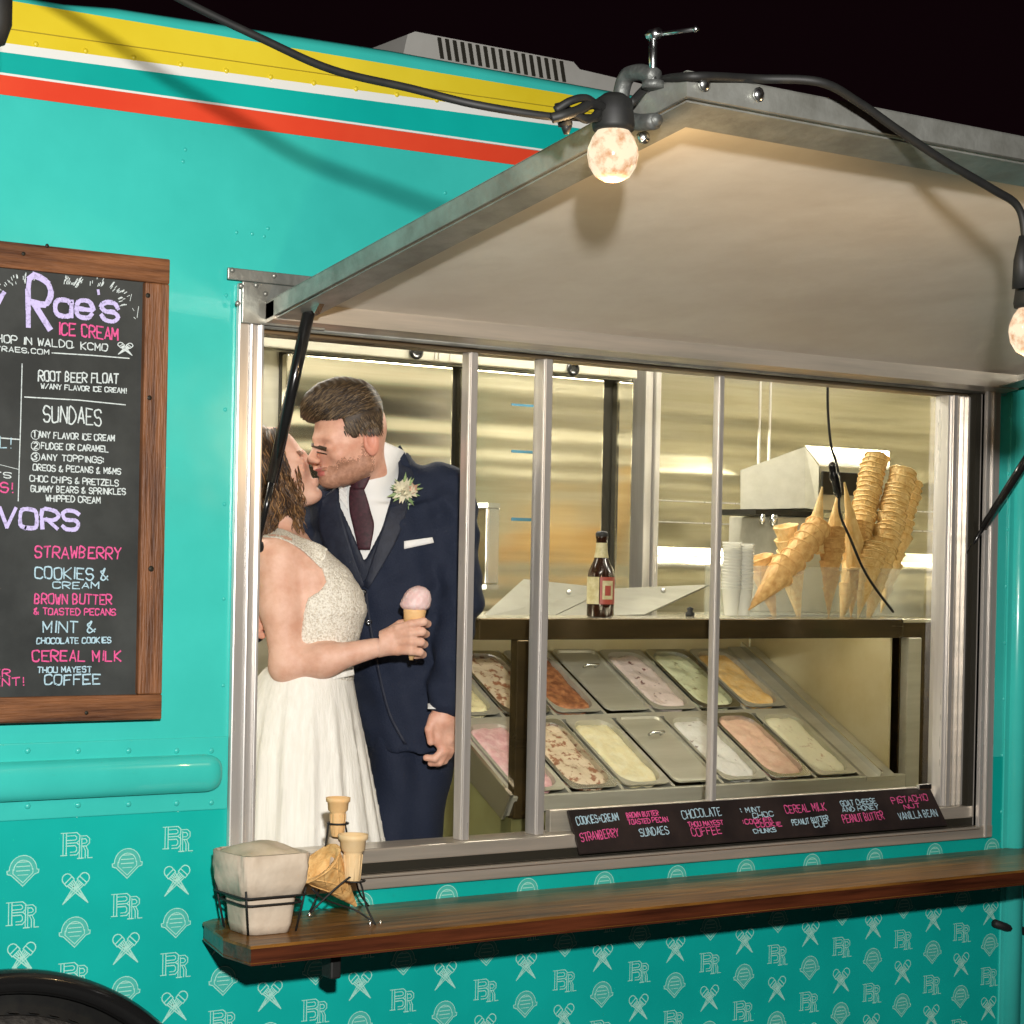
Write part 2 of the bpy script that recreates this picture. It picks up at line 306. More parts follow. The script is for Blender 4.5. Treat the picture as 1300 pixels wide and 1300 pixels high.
# corner post at the right end
xp = P(1290, 700)[0]
mb = MB(); mb.lathe([(.030, .35), (.030, RZ)], (xp+.012, 0, 0), 20); mb.box(xp-.035, xp+.07, -.006, 0, .35, RZ, .002); mb.build('corner_post', teal, truck)
# wrap print: monogram, crossed cones and cap, alternating columns
X0, DX = P(224.6, 1064.6)[0]-3*.10706, .10706; ZM = P(224.6, 1064.6)[2]; DZ = .0842
eb, ef = MB(), MB()
def S_(q, cx, cz, sc_, y=-.003, wd=.0024): strokes2 = MB(); strokes(strokes2, [(cx+a*sc_, cz+b*sc_) for a, b in q], wd, y); eb.add(strokes2.v, strokes2.f)
Bq = ['-8,-6 -4,-6', '-6.5,-6 -6.5,6', '-4.5,-6 -4.5,6', '-8,6 2,6 4,4.5 4,2 2,.5 -4.5,.5', '-4.5,4.4 1,4.4 2,3.6 2,2.6 1,2 -4.5,2', '2,.5 4,-1 4,-4 2,-6 -2,-6', '-4.5,-1 1,-1 2,-2 2,-3.6 1,-4.4 -2,-4.4']
Rq = ['0,-8 4,-8', '1.2,-8 1.2,3', '2.8,-8 2.8,3', '1,4 6,4 8,2.5 8,0 6,-1.5 2.8,-1.5', '2.8,2.4 5.2,2.4 6.2,1.4 6.2,.6 5.2,0 2.8,0', '5.5,-1.5 7,-4 7,-8 10,-8', '3.8,-1.5 5.2,-4 5.2,-8']
def parse(s): return [tuple(map(float, a.split(','))) for a in s.split()]
Bq = [parse(q) for q in Bq+Rq]
def circ(cx, cy, r, a0=0, a1=360, n=10): return [(cx+r*math.cos(math.radians(a0+(a1-a0)*k/n)), cy+r*math.sin(math.radians(a0+(a1-a0)*k/n))) for k in range(n+1)]
def cone_icon(sgn):
    a = math.radians(42*sgn); ca, sa = math.cos(a), math.sin(a)
    raw = [circ(0, 7.5, 2.9, -20, 200), [(-2.9, 6.5), (-2.9, 4.5), (2.9, 4.5), (2.9, 6.5), (-2.9, 6.5)], [(-2.4, 4.5), (0, -11), (2.4, 4.5)], [(-1.2, 4.3), (.6, -6)], [(1.2, 4.3), (-.6, -6)], [(0, 4.3), (0, -8)]]
    return [[(x*ca+y*sa, -x*sa+y*ca) for x, y in q] for q in raw]
Xq = cone_icon(1)+cone_icon(-1)
capo = circ(0, .5, 8.3, 0, 180, 12)+[(-9.6, .2), (-9.4, -1.6), (-7, -2.4), (0, -9), (7, -2.4), (9.4, -1.6), (9.6, .2), (8.3, .5)]
Cq = [capo, [(-6, 1), (-6, -1.5), (0, -7), (6, -1.5), (6, 1)], circ(0, .5, 5.6, 0, 180, 10), [(-3, 5), (3, 5)], [(-4, 2.5), (4, 2.5)], [(-4, 0), (4, 0)], [(-3, -2.5), (3, -2.5)]]
sc_ = .0036
def emb_mesh(kind):
    global eb
    eb = MB(); ef = MB()
    if kind == 0:
        for iq, q in enumerate(Bq): S_([(x*.9-1.4, y) for x, y in q] if iq < 7 else [(x*.85+1.0, y) for x, y in q], -.001, .003, sc_, 0, wd=.0021)
    elif kind == 1:
        for q in Xq: S_(q, 0, 0, sc_*.98, 0, wd=.0022)
        for sg in (1, -1):
            a = math.radians(42*sg); ca, sa = math.cos(a), math.sin(a); t = [(-2.2, 4.2), (2.2, 4.2), (0, -10)]
            ef.add([((x*ca+y*sa)*sc_, .0008-.0003*sg, (-x*sa+y*ca)*sc_) for x, y in t], [(0, 1, 2)])
    else:
        for q in Cq: S_(q, 0, 0, sc_*.92, 0, wd=.0019)
        ef.add([(a*sc_*.9, .0008, b*sc_*.9) for a, b in capo[:-1]], [tuple(range(len(capo)-1))])
    n1 = len(eb.f); eb.add(ef.v, ef.f); return mesh('emblem', eb.v, eb.f, [emblem, emblemf], False, [0]*n1+[1]*(len(eb.f)-n1))
EMB = [emb_mesh(k) for k in range(3)]
for n_ in range(-2, 27):
    for k in range(-1, 16):
        z = ZM-k*DZ-(0 if n_ % 2 else 1.5*DZ); X = X0+n_*DX
        if z < .55 or (z > ZL+.03 and X < 1.9) or (1.80 < X < 1.9 and z > ZL-.03) or (X > 1.86 and z > WZ0-.045 and X < 4.14) or X > 4.19 or z > 1.5 or (X-1.4)**2+(z-.36)**2 < .2 and False: continue
        o = link(('printed_monogram', 'printed_crossed_cones', 'printed_cap')[k % 3], EMB[k % 3]); o.parent = truck; o.location = (X-2.0, -.003, z)
# wheel arch
c = P(5, 1243); cx, cz, r = c[0]-.02, c[2]-.46, .46
mb = MB(); mb.tube([(cx+r*math.cos(a), -.02, cz+r*math.sin(a)) for a in np.linspace(-.2, math.pi+.2, 60)], .024, 10); mb.build('wheel_arch_trim', blackgl, truck)
mb = MB(); mb.lathe([(r-.01, -.012), (r-.01, -.004)], (cx, 0, cz), 60, (0, 1, 0)); mb.build('wheel_well', black, truck)
wh = MB(); R_ = .395; wh.lathe([(R_-.12, -.05), (R_-.03, -.06), (R_, -.03), (R_, -.0125)], (cx, 0, cz), 60, (0, 1, 0))
for k in range(60):
    a = 2*math.pi*k/60; wh.add([(cx+(R_+.006)*math.cos(a+d), y, cz+(R_+.006)*math.sin(a+d)) for d in (0, .05) for y in (-.028, -.014)], [(0, 1, 3, 2)])
wt = wh.build('wheel', tyre, truck)
mb = MB(); mb.lathe([(.27, -.052), (.2, -.04), (.08, -.055), (.02, -.06)], (cx, 0, cz), 40, (0, 1, 0)); mb.build('hubcap', aluold, wt)
# rooftop vent
Yv = .35
def PV_(px, py, y=Yv): return P(px, py, y)
mb = MB(); tl, tr_, rl = P(527, 40, Yv), P(728, 78, Yv), P(780, 96, Yv); zt = tl[2]; zbm = RZ+.03
mb.prism([(P(497, 66, Yv)[0], Yv, zbm), (tl[0]-.02, Yv, zt-.01), (tl[0], Yv, zt), (tr_[0], Yv, zt), (tr_[0]+.02, Yv, zt-.015), (rl[0]+.3, Yv, zt-.03), (rl[0]+.34, Yv, zbm)], (0, .6, 0))
av = mb.build('roof_vent', acpl, truck)
for k in range(17):
    px = 558+155*k/16; py = 54+.19*(px-558); p = P(px, py, Yv-.004); q = P(px+4, py+23, Yv-.004)
    mb = MB(); mb.prism([(p[0]-.0045, Yv-.004, p[2]+.012), (p[0]+.0045, Yv-.004, p[2]+.012), (q[0]+.0045, Yv-.004, q[2]+.005), (q[0]-.0045, Yv-.004, q[2]+.005)], (0, .006, 0)); mb.build('vent_slot', gasket, av)
# inside of the truck --------------------------------------------------
ZF, ZC = .45, 2.72
mb = MB(); mb.box(1.0, 6.0, T+.002, 2.1, ZF-.05, ZF); mb.build('truck_floor', steelh, truck)
mb = MB(); mb.box(1.0, 6.0, T+.002, 2.1, ZC, ZC+.03); mb.build('truck_ceiling', inw, truck)
mb = MB(); mb.box(1.0, 6.0, 2.05, 2.1, ZF, ZC); mb.box(5.9, 6.0, T, 2.05, ZF, ZC); mb.box(1.0, 1.05, T, 2.05, ZF, ZC); mb.build('interior_wall', steel, truck)
mb = MB(); mb.box(1.05, WX0-.02, T+.002, T+.02, ZF, ZC); mb.box(WX1+.02, 5.9, T+.002, T+.02, ZF, ZC); mb.box(WX0, WX1, T+.002, T+.02, ZF, WZ0-.02); mb.box(WX0, WX1, T+.002, T+.02, WZ1+.02, ZC); mb.build('inner_lining', inw, truck)
for i, (x0, x1) in enumerate(((1.5, 2.7), (3.0, 4.2), (4.5, 5.6))):
    mb = MB(); mb.box(x0, x1, .95, 1.1, ZC-.05, ZC-.001, .01); lm = mb.build('ceiling_lamp', acpl, truck)
    mb = MB(); mb.box(x0+.02, x1-.02, .965, 1.085, ZC-.062, ZC-.0505); mb.build('lamp_diffuser', lampm, lm)
# refrigerator ---------------------------------------------------------
YF = 1.3
fr_ = thing('upright_refrigerator', 'tall stainless steel refrigerator with black door gaskets behind the couple', 'refrigerator', (3.0, YF, ZF))
fx0, fx1 = P(300, 600, YF)[0], P(800, 600, YF)[0]; zd = (P(357, 447, YF)[2]+P(767, 487, YF)[2])/2
mb = MB(); mb.box(fx0, fx1, YF, 2.04, ZF+.01, zd+.13); mb.build('cabinet', steelh, fr_)
mb = MB(); mb.box(P(357, 447, YF)[0]-.006, P(798, 600, YF)[0], YF-.012, YF, .6, zd+.006); mb.build('gasket', gasket, fr_)
edges = [(357, 570), (579, 762), (778, 799)]
for i, (a, b) in enumerate(edges):
    mb = MB(); mb.box(P(a, 600, YF-.03)[0]+.004, P(b, 600, YF-.03)[0], YF-.045, YF-.012, .62, zd, .006); d_ = mb.build('door' if i < 2 else 'end_trim', steel, fr_)
    if i == 1:
        for py, hh in ((512, 5), (571, 5), (657, 5)):
            mb = MB(); p = P(650, py, YF-.047); q = P(679, py+hh, YF-.047); mb.box(p[0], q[0], YF-.047, YF-.0445, q[2], p[2]); o = mb.build('tape_strip', blues, d_)
        mb = MB(); h1, h2 = P(622, 645, YF-.05), P(622, 742, YF-.05)
        mb.box(h1[0]-.03, h1[0]+.012, YF-.085, YF-.072, h2[2], h1[2], .004); mb.box(h1[0]-.03, h1[0]+.012, YF-.085, YF-.044, h1[2], h1[2]+.014); mb.box(h1[0]-.03, h1[0]+.012, YF-.085, YF-.044, h2[2]-.014, h2[2]); mb.build('handle', chrome, d_)
mb = MB(); mb.box(fx0, P(800, 450, YF)[0], YF-.04, YF, zd+.012, zd+.13, .004); hp = mb.build('header_panel', steelh, fr_)
for px, py in ((528, 447), (727, 468)):
    p = P(px, py, YF-.042); mb = MB(); mb.lathe([(.022, 0), (.022, .006), (.016, .009), (.012, .004), (.006, .004)], p, 20, (0, -1, 0)); mb.build('lock', blackgl, hp)
mb = MB()
for px in (553, 558, 572, 775): p = P(px, 450, YF-.042); mb.box(p[0]-.002, p[0]+.002, YF-.044, YF-.04, zd+.02, zd+.12)
mb.build('panel_join', alu, hp)
# right side wall cladding: steel splash panel, corner trims, bead added to catch a highlight
bw = thing('wall_cladding', 'bright stainless wall panels behind the cones and the dispenser', 'wall panel', (4.4, 1.5, ZF))
YB = 1.5; xw0 = P(803, 600, YB)[0]
mb = MB(); mb.box(xw0+.06, 5.85, YB, YB+.02, ZF, ZC-.01); wp = mb.build('steel_panel', steel, bw)
for px, wdt, dpt in ((806, .03, .05), (812, .012, .03), (817, .02, .06)):
    p = P(px, 600, YB); mb = MB(); mb.box(p[0], p[0]+wdt, YB-dpt, YB+.02, ZF, ZC-.01, .003); mb.build('corner_trim', alu, bw)
for px in (962, 975): p = P(px, 600, YB); mb = MB(); mb.box(p[0], p[0]+.006, YB-.004, YB, ZF, ZC-.01); mb.build('panel_seam', alu, bw)
zz = P(900, 715, YB)[2]; mb = MB(); mb.add([p for X in (xw0+.065, 5.8) for p in ((X, YB-.002, zz+.05), (X, YB-.02, zz+.02), (X, YB-.045, zz-.01), (X, YB-.05, zz-.06), (X, YB-.03, zz-.25))], [(i, i+1, i+6, i+5) for i in range(4)], True); mb.build('highlight_bead', steel, bw)  # bent steel strip added to catch a bright streak on the wall
for dz in (.13, .2): mb = MB(); mb.box(xw0+.065, 5.8, YB-.004, YB, zz+dz, zz+dz+.004); mb.build('wall_crease', alu, bw)
# ============================================================ WINDOW FRAME AND SLIDERS
win = thing('serving_window', 'aluminium framed serving window with sliding glass panes in the truck side', 'window', (3.0, 0, 1.06))
FZ0 = P(480, 1127)[2]; FZ1 = 2.31
xa, xb_ = 1.876, P(322, 700)[0]+.004; xc, xd = P(1242, 700)[0], P(1262, 700)[0]
for x0, x1 in ((xa, xb_), (xc, xd)):
    mb = MB(); mb.box(x0, x1, -.014, 0, FZ0, FZ1, .003); mb.box(x0+(x1-x0)*.45, x0+(x1-x0)*.6, -.02, -.013, FZ0, FZ1, .003); mb.box(x1-.008 if x0 < 2 else x0, x1 if x0 < 2 else x0+.008, -.022, .07, FZ0+.03, FZ1, .002); mb.build('outer_jamb', alu, win)
zs = P(461, 1078)[2]
mb = MB(); mb.box(xa+.01, xd, -.016, 0, FZ0, P(600, 1098)[2], .003); mb.box(xb_, xc, -.03, .10, P(600, 1098)[2]-.006, P(600, 1098)[2], .002); mb.build('sill', alux, win)
mb = MB(); mb.box(xb_, xc, .0, .012, P(600, 1098)[2], P(600, 1085)[2]); mb.build('sill_groove', gasket, win)
mb = MB(); mb.box(xb_, xc, -.004, .09, P(600, 1086)[2], zs, .004); mb.build('sill_track', alux, win)
headm = mat('bronzed_head_rail', (.34, .27, .18), .35, .75, c2=(.20, .15, .09), nscale=12, nstretch=(.1, 1, 1))
zh = P(700, 442)[2]
mb = MB(); mb.box(xb_, xc, -.01, .11, zh+.0, zh+.035, .003); mb.box(xb_, xc, .03, .09, zh-.022, zh-.0, .002); mb.build('head_rail', headm, win)
mb = MB(); mb.box(xb_, xc, .012, .03, zh-.014, zh-.001); mb.build('head_groove', gasket, win)
def mullion(px0, px1, y0, y1, zb=None, m=alu, nm='mullion'):
    a, b = P(px0, 750, y0)[0], P(px1, 750, y0)[0]; mb = MB(); mb.box(a, b, y0, y1, zb or zs, zh-.022, .003); mb.box(a+(b-a)*.08, a+(b-a)*.3, y0-.005, y0+.001, zb or zs, zh-.022, .002); return mb.build(nm, m, win)
mullion(590, 602, .02, .05); mullion(685, 697, .02, .06); mullion(907, 915, .045, .065, P(900, 1018, .04)[2])
mullion(1200, 1233, .02, .07, None, alu, 'inner_jamb')
mb = MB()
for k in range(5): X = P(1204+k*6, 750, .02)[0]; mb.box(X, X+.002, .013, .021, zs, zh-.022)
mb.build('jamb_rib', alux, win)
mb = MB(); mb.box(P(1234, 750, .0)[0], P(1241, 750, .0)[0], .0, .05, zs, zh); mb.build('jamb_shadow_gap', gasket, win)
for a, b, y in ((602, 677, .035), (697, 903, .04), (914, 1199, .055)):
    x0, x1 = P(a, 750, y)[0], P(b, 750, y)[0]
    mb = MB(); mb.add([(x0, y, zs+.005), (x1, y, zs+.005), (x1, y, zh-.02), (x0, y, zh-.02)], [(0, 1, 2, 3)]); mb.build('pane', glass, win)
# lower rail under the sliding panes (right two)
x0, x1 = P(697, 1030, .05)[0], P(1199, 990, .05)[0]
mb = MB(); mb.box(x0, x1, .045, .065, zs, P(800, 1022, .05)[2], .002); mb.build('bottom_rail', alux, win)
# corner bracket, top left
mb = MB(); a, b = P(284, 341), P(395, 352); zb_ = (a[2]+b[2])/2
mb.box(a[0], b[0]+.1, -.02, -.0145, zb_-.024, zb_, .002); mb.box(P(300, 360)[0], b[0]+.02, -.0285, -.0225, zb_-.11, zb_-.026, .002)
for px, py in ((295, 343), (348, 350), (306, 363), (325, 362), (337, 373), (302, 385)): mb.rivet(P(px, py, -.021 if py < 355 else -.029), .006)
mb.build('corner_bracket', aluold, win)
# ============================================================ AWNING HATCH
AX0, AX1 = 1.929, 4.12
h0 = P(329, 408); q1 = PX(872, 122, AX0); q2 = PX(872, 90, AX0); q0 = PX(345, 393, AX0)
aw = thing('awning_hatch', 'raised aluminium awning hatch over the serving window, lit cream underside', 'awning', (3.0, 0, 2.25))
L0 = np.array([0, -.022, h0[2]]); L1 = np.array([0, q1[1], q1[2]]); T0 = np.array([0, -.022, h0[2]+.035]); T1 = np.array([0, q2[1], q2[2]])
def AW(x, s, h): lo = L0+(L1-L0)*s; hi = T0+(T1-T0)*s; p = lo+(hi-lo)*h; return (x, p[1], p[2])
def slab(mb, x0, x1, s0, s1, h0, h1):
    v = [AW(x, s, h) for x in (x0, x1) for s in (s0, s1) for h in (h0, h1)]
    mb.add(v, [(0, 1, 3, 2), (4, 6, 7, 5), (0, 4, 5, 1), (2, 3, 7, 6), (0, 2, 6, 4), (1, 5, 7, 3)])
mb = MB(); slab(mb, AX0, AX1, 0, 1, .98, 1.03); mb.build('top_sheet', aluold, aw)
mb = MB(); slab(mb, AX0, AX0+.006, 0, 1, 0, 1); mb.build('side_skirt', aluold, aw)
mb = MB(); slab(mb, AX1-.006, AX1, 0, 1, 0, 1); mb.build('side_skirt', aluold, aw)
mb = MB(); slab(mb, AX0+.006, AX1-.006, .994, 1.0, 0, 1); fs = mb.build('front_skirt', aluold, aw)
mb = MB()
for px, py in ((893, 107), (962, 120)):
    p = PX(px, py, AX0); t = (L1[1]); d = ray(px, py); p = CAM+d*((L1[1]-.003)-CAM[1])/d[1]; mb.lathe([(.011, 0), (.011, .004), (.007, .007), (.001, .009)], p, 10, (0, -1, 0))
mb.build('bolt', chrome, fs)
mb = MB(); lipw = .075
slab(mb, AX0+.006, AX0+lipw, 0, .994, -.14, -.06); mb.build('side_lip', aluold, aw)
mb = MB(); slab(mb, AX1-lipw, AX1-.006, 0, .994, -.14, -.06); mb.build('side_lip', aluold, aw)
mb = MB(); slab(mb, AX0+lipw, AX1-lipw, .93, .994, -.14, -.06); mb.build('front_lip', aluold, aw)
mb = MB(); n = 14; V = []; F = []
slab(mb, AX0+.006, AX1-.006, .03, .994, .86, .96); mb.build('underside_lining', ceilw, aw)
mb = MB(); slab(mb, AX0, AX1, -.012, .03, -.2, .9); hb = mb.build('hinge_rail', alux, aw)
mb = MB(); mb.tube([AW(AX0-.01, -.012, -.1), AW(AX1+.01, -.012, -.1)], .009, 10); mb.build('hinge_pin', aluold, aw)
# gas struts
def strut(a, b, r=.0125):
    a, b = np.array(a), np.array(b); m_ = a+(b-a)*.72; mb = MB(); mb.tube([a, m_], r, 12); s = mb.build('gas_strut', blackgl, aw)
    mb = MB(); mb.tube([m_, b], r*.5, 10); mb.build('piston_rod', blackgl, s)
    mb = MB(); mb.lathe([(.001, -.012), (.011, -.009), (.014, 0), (.011, .009), (.001, .012)], b, 12, (1, 0, 0)); mb.lathe([(.001, -.012), (.011, -.009), (.016, 0), (.011, .009), (.001, .012)], a, 12, (1, 0, 0)); mb.build('ball_end', black, s)
a = PX(393, 392, AX0+.05); strut(a, PX(327, 694, 1.95))
mb = MB(); mb.prism([PX(392, 366, AX0+.035), PX(403, 366, AX0+.035), PX(407, 382, AX0+.035), PX(399, 398, AX0+.035), PX(390, 385, AX0+.035)], (.012, 0, 0)); mb.build('strut_bracket', chrome, aw)
b = PX(1218, 718, 4.03); a = PX(1330, 540, 4.06); strut(a, b, .011)
mb = MB(); mb.box(b[0]-.035, b[0]+.01, b[1]-.005, b[1]+.02, b[2]-.022, b[2]+.018, .003); mb.build('strut_bracket', chrome, aw)
# ============================================================ SHELF
SZ = 1.023; TH = .038
sh = thing('counter_shelf', 'dark stained wooden fold-down shelf below the serving window', 'shelf', (3.0, -.15, SZ))
f0 = PZ(307, 1203, SZ); f1 = PZ(1290, 1100, SZ); YS = -.305
poly = [(f0[0]+.02, YS), (4.7, YS), (4.7, -.004), (PZ(262, 1163, SZ)[0], -.004), (PZ(258, 1171, SZ)[0]-.0, -.03), (PZ(282, 1190, SZ)[0], -.20)]
mb = MB(); mb.prism([(x, y, SZ-TH+.004) for x, y in poly][::-1], (0, 0, .001)); mb.prism([(x, y, SZ-.006) for x, y in poly], (0, 0, .006)); top_ = mb.build('board', woods, sh)
mb = MB(); mb.prism([(x+(.002 if x < 3 else -.002), y+(.002 if y < -.1 else -.002), SZ-TH) for x, y in poly], (0, 0, TH-.0065)); mb.build('board_edge', woode, sh)
for px, py in ((437, 1208),):
    p = PZ(px, py, SZ-TH); mb = MB(); mb.box(p[0]-.012, p[0]+.012, p[1]-.02+.05, p[1]+.02+.05, SZ-TH-.06, SZ-TH-.001, .004); mb.build('bracket', black, sh)
mb = MB(); mb.tube([(p_[0], -.012, p_[2]) for p_ in (P(1258, 1171), P(1275, 1177), P(1300, 1182), P(1340, 1186))], .011, 8); tag(mb.build('rubber_hook', black), 'short black rubber hook on the truck side below the shelf, right edge', 'hook')
# ============================================================ CHALKBOARD
cb = thing('menu_chalkboard', 'large menu chalkboard in a rustic wooden frame on the teal truck side', 'chalkboard', (1.3, -.03, 1.9))
tr_ = P(213, 328, -.035); br_ = P(209, 913, -.035); bx1 = (tr_[0]+br_[0])/2; bz1 = (P(0, 306, -.035)[2]+tr_[2])/2; bz0 = br_[2]; bx0 = .55; fw = P(213, 600, -.035)[0]-P(182, 600, -.035)[0]
mb = MB(); mb.box(bx0, bx1, -.035, -.004, bz1-fw*.95, bz1, .003); mb.build('top_rail', woodh, cb)
mb = MB(); mb.box(bx0, bx1, -.035, -.004, bz0, bz0+fw*.95, .003); mb.build('bottom_rail', woodh, cb)
mb = MB(); mb.box(bx1-fw, bx1-.0005, -.0355, -.004, bz0+fw*.955, bz1-fw*.955, .003); mb.build('stile', woodf, cb)
mb = MB(); mb.box(bx0, bx0+fw, -.0355, -.004, bz0+fw*.955, bz1-fw*.955, .003); mb.build('stile', woodf, cb)
mb = MB(); mb.box(bx0+fw*.9, bx1-fw*.95, -.022, -.006, bz0+fw*.9, bz1-fw*.9); mb.build('slate', boardm, cb)
mb = MB()
for px, py, r in ((190, 505, .005), (192, 722, .006), (30, 322, .004), (188, 375, .005), (110, 905, .004), (60, 312, .004)):
    p = P(px, py, -.037); mb.lathe([(r, 0), (r, .0006), (.0002, .0006)], (p[0], -.0362, p[2]), 9, (0, -1, 0))
mb.build('knot', gasket, cb)
YBd = -.0235
surf = lambda x, y: (P(x, y, YBd)[0], P(x, y, YBd)[2])
W_, Pk, La, Bl = MB(), MB(), MB(), MB()
def wr(mb, t, a, b, h, wd=.0022, **k): write(mb, t, a, b, h, wd, surf, **k)
wr(La, 'y', (-22, 398), (4, 401), 42, .009, jit=0)
wr(La, 'R', (36, 414), (62, 418), 60, .0115, jit=.1); wr(La, 'a', (70, 401), (90, 403), 30, .009, jit=.05); wr(La, 'e', (97, 403), (116, 405), 31, .009, jit=.05); wr(La, 'a', (-60, 400), (-40, 400), 10)
wr(La, "'", (121, 381), (124, 381), 12, .006); wr(La, 's', (128, 406), (149, 409), 34, .009, jit=.05)
wr(Pk, 'ICE CREAM', (74, 424), (149, 432), 15, .0034)
wr(W_, 'SHOP IN WALDO, KCMO', (-14, 433), (136, 446), 9, .0024); wr(W_, 'BETTYRAES.COM', (-40, 443), (62, 450), 6, .002)
def ln(mb, *pts, wd=.0022): strokes(mb, [surf(*p) for p in pts], wd, 0)
ln(W_, (66, 448), (115, 451), (164, 455)); ln(W_, (28, 462), (26, 540), (24, 600), (23, 636)); ln(W_, (31, 504), (100, 508), (159, 514)); ln(W_, (0, 556), (25, 558)); ln(W_, (0, 590), (24, 596), wd=.0012)
for sg in (1, -1):
    for q in cone_icon(sg): c_ = surf(159, 443); strokes(W_, [(c_[0]+x*.0018*1.1, c_[1]+y*.0014) for x, y in q], .0018, 0)
for cxp, cyp, a0, a1, r0 in ((112, 392, -88, -5, 40), (30, 385, -150, -70, 34), (75, 385, -80, -50, 34)):
    for k in range(34):
        a = math.radians(a0+(a1-a0)*random.random()); r1 = r0+random.uniform(-2, 12); l = random.uniform(2, 5)
        x_, y_ = cxp+r1*1.05*math.cos(a), cyp+r1*.78*math.sin(a)
        if y_ > 339+.1*x_ and x_ < 178: ln(W_, (x_, y_), (x_+l*math.cos(a), y_+l*math.sin(a)), wd=.0016)
for x_ in (168, 174, 170, 165): ln(W_, (x_, 372+random.random()*40), (x_+2, 372+random.random()*40), wd=.0012)
wr(W_, 'ROOT BEER FLOAT', (49, 483), (150, 487), 12, .0028); wr(W_, 'W/ANY FLAVOR ICE CREAM!', (52, 493), (160, 499), 6, .0021)
wr(W_, 'SUNDAES', (55, 535), (128, 540), 20, .0030)
for t, a, b in (('1 ANY FLAVOR ICE CREAM', (43, 555), (145, 560)), ('2 FUDGE OR CARAMEL', (43, 569), (137, 574)), ('3 ANY TOPPINGS:', (41, 583), (132, 588)), ('OREOS & PECANS & M&MS', (42, 597), (153, 602)), ('CHOC CHIPS & PRETZELS', (38, 611), (150, 617)), ('GUMMY BEARS & SPRINKLES', (39, 624), (159, 628)), ('WHIPPED CREAM', (58, 636), (127, 639))):
    wr(W_, t, a, b, 7.5, .0022)
for y_ in (551, 565, 579): c_ = surf(45, y_+1); strokes(W_, [(c_[0]+.009*math.cos(t), c_[1]+.009*math.sin(t)) for t in np.linspace(0, 6.28, 10)], .0014, 0)
wr(Bl, 'SMALL!', (-50, 567), (13, 569), 14, .002); wr(W_, 'PINTS', (-40, 605), (14, 607), 7, .002); wr(Pk, 'PINTS!', (-45, 624), (15, 625), 12, .003)
wr(La, 'FLAVORS', (-86, 664), (99, 672), 24, .0078, jit=.15)
wr(Pk, 'STRAWBERRY', (44, 708), (153, 709), 14, .0032); wr(Bl, 'COOKIES &', (44, 734), (136, 736), 14, .0030); wr(Bl, 'CREAM', (67, 747), (124, 747), 8, .0025)
wr(Pk, 'BROWN BUTTER', (44, 766), (141, 767), 12, .003); wr(Pk, '& TOASTED PECANS', (43, 780), (146, 781), 8, .0025)
wr(Bl, 'MINT &', (54, 803), (120, 803), 14, .0028); wr(Bl, 'CHOCOLATE COOKIES', (46, 817), (140, 816), 7, .0024)
wr(Pk, 'CEREAL MILK', (41, 839), (153, 839), 13, .0032); wr(Bl, 'THOU MAYEST', (47, 854), (115, 853), 7, .0024); wr(Bl, 'COFFEE', (56, 869), (126, 868), 12, .003)
wr(Pk, 'BUTTER', (-60, 860), (12, 859), 9, .0026); wr(Pk, 'PRESENT!', (-60, 873), (29, 870), 10, .0026)
for mb, m_, nm in ((W_, chW, 'white_lettering'), (Pk, chP, 'pink_lettering'), (La, chL, 'lavender_lettering'), (Bl, chB, 'blue_lettering')):
    mb.v = [(x, YBd-.0008*(('w', 'p', 'l', 'b').index(nm[0]))+y, z) for x, y, z in mb.v]; mb.build(nm, m_, cb)
# ============================================================ FLAVOUR STRIP SIGN ON THE SILL
b0 = P(737, 1085, -.028); t0 = PX(721, 1030, b0[0]); b1 = P(1203, 1046, -.028); zb_ = (b0[2]+b1[2])/2; hv = t0-b0; hv[0] = 0
fs_ = thing('flavor_sign', 'long narrow black flavor sign with pink and white lettering on the window sill', 'sign', (3.4, -.02, zb_))
mb = MB(); pl_ = [(b0[0], b0[1], zb_), (b1[0], b1[1], zb_), (b1[0]-.015, b1[1]+hv[1], zb_+hv[2]), (b0[0], b0[1]+hv[1], zb_+hv[2])]; nn = np.cross((1, 0, 0), hv); nn = nn/np.linalg.norm(nn)
if nn[1] > 0: nn = -nn
mb.prism(pl_, -nn*.006); mb.build('sign_board', boardm2, fs_)
o3 = np.array([b0[0], b0[1], zb_]); hh = hv/np.linalg.norm(hv)
def surf2(px, py): d = ray(px, py); p = CAM+d*((o3-CAM)@nn)/(d@nn); return (p[0], (p-o3)@hh)
W2, P2 = MB(), MB()
def w2(mb, t, x0, x1, y0, y1, h): write(mb, t, (700+x0/2.5, 1000+y0/2.5), (700+x1/2.5, 1000+y1/2.5), h/2.5*1.1, .0023, surf2, jit=.35)
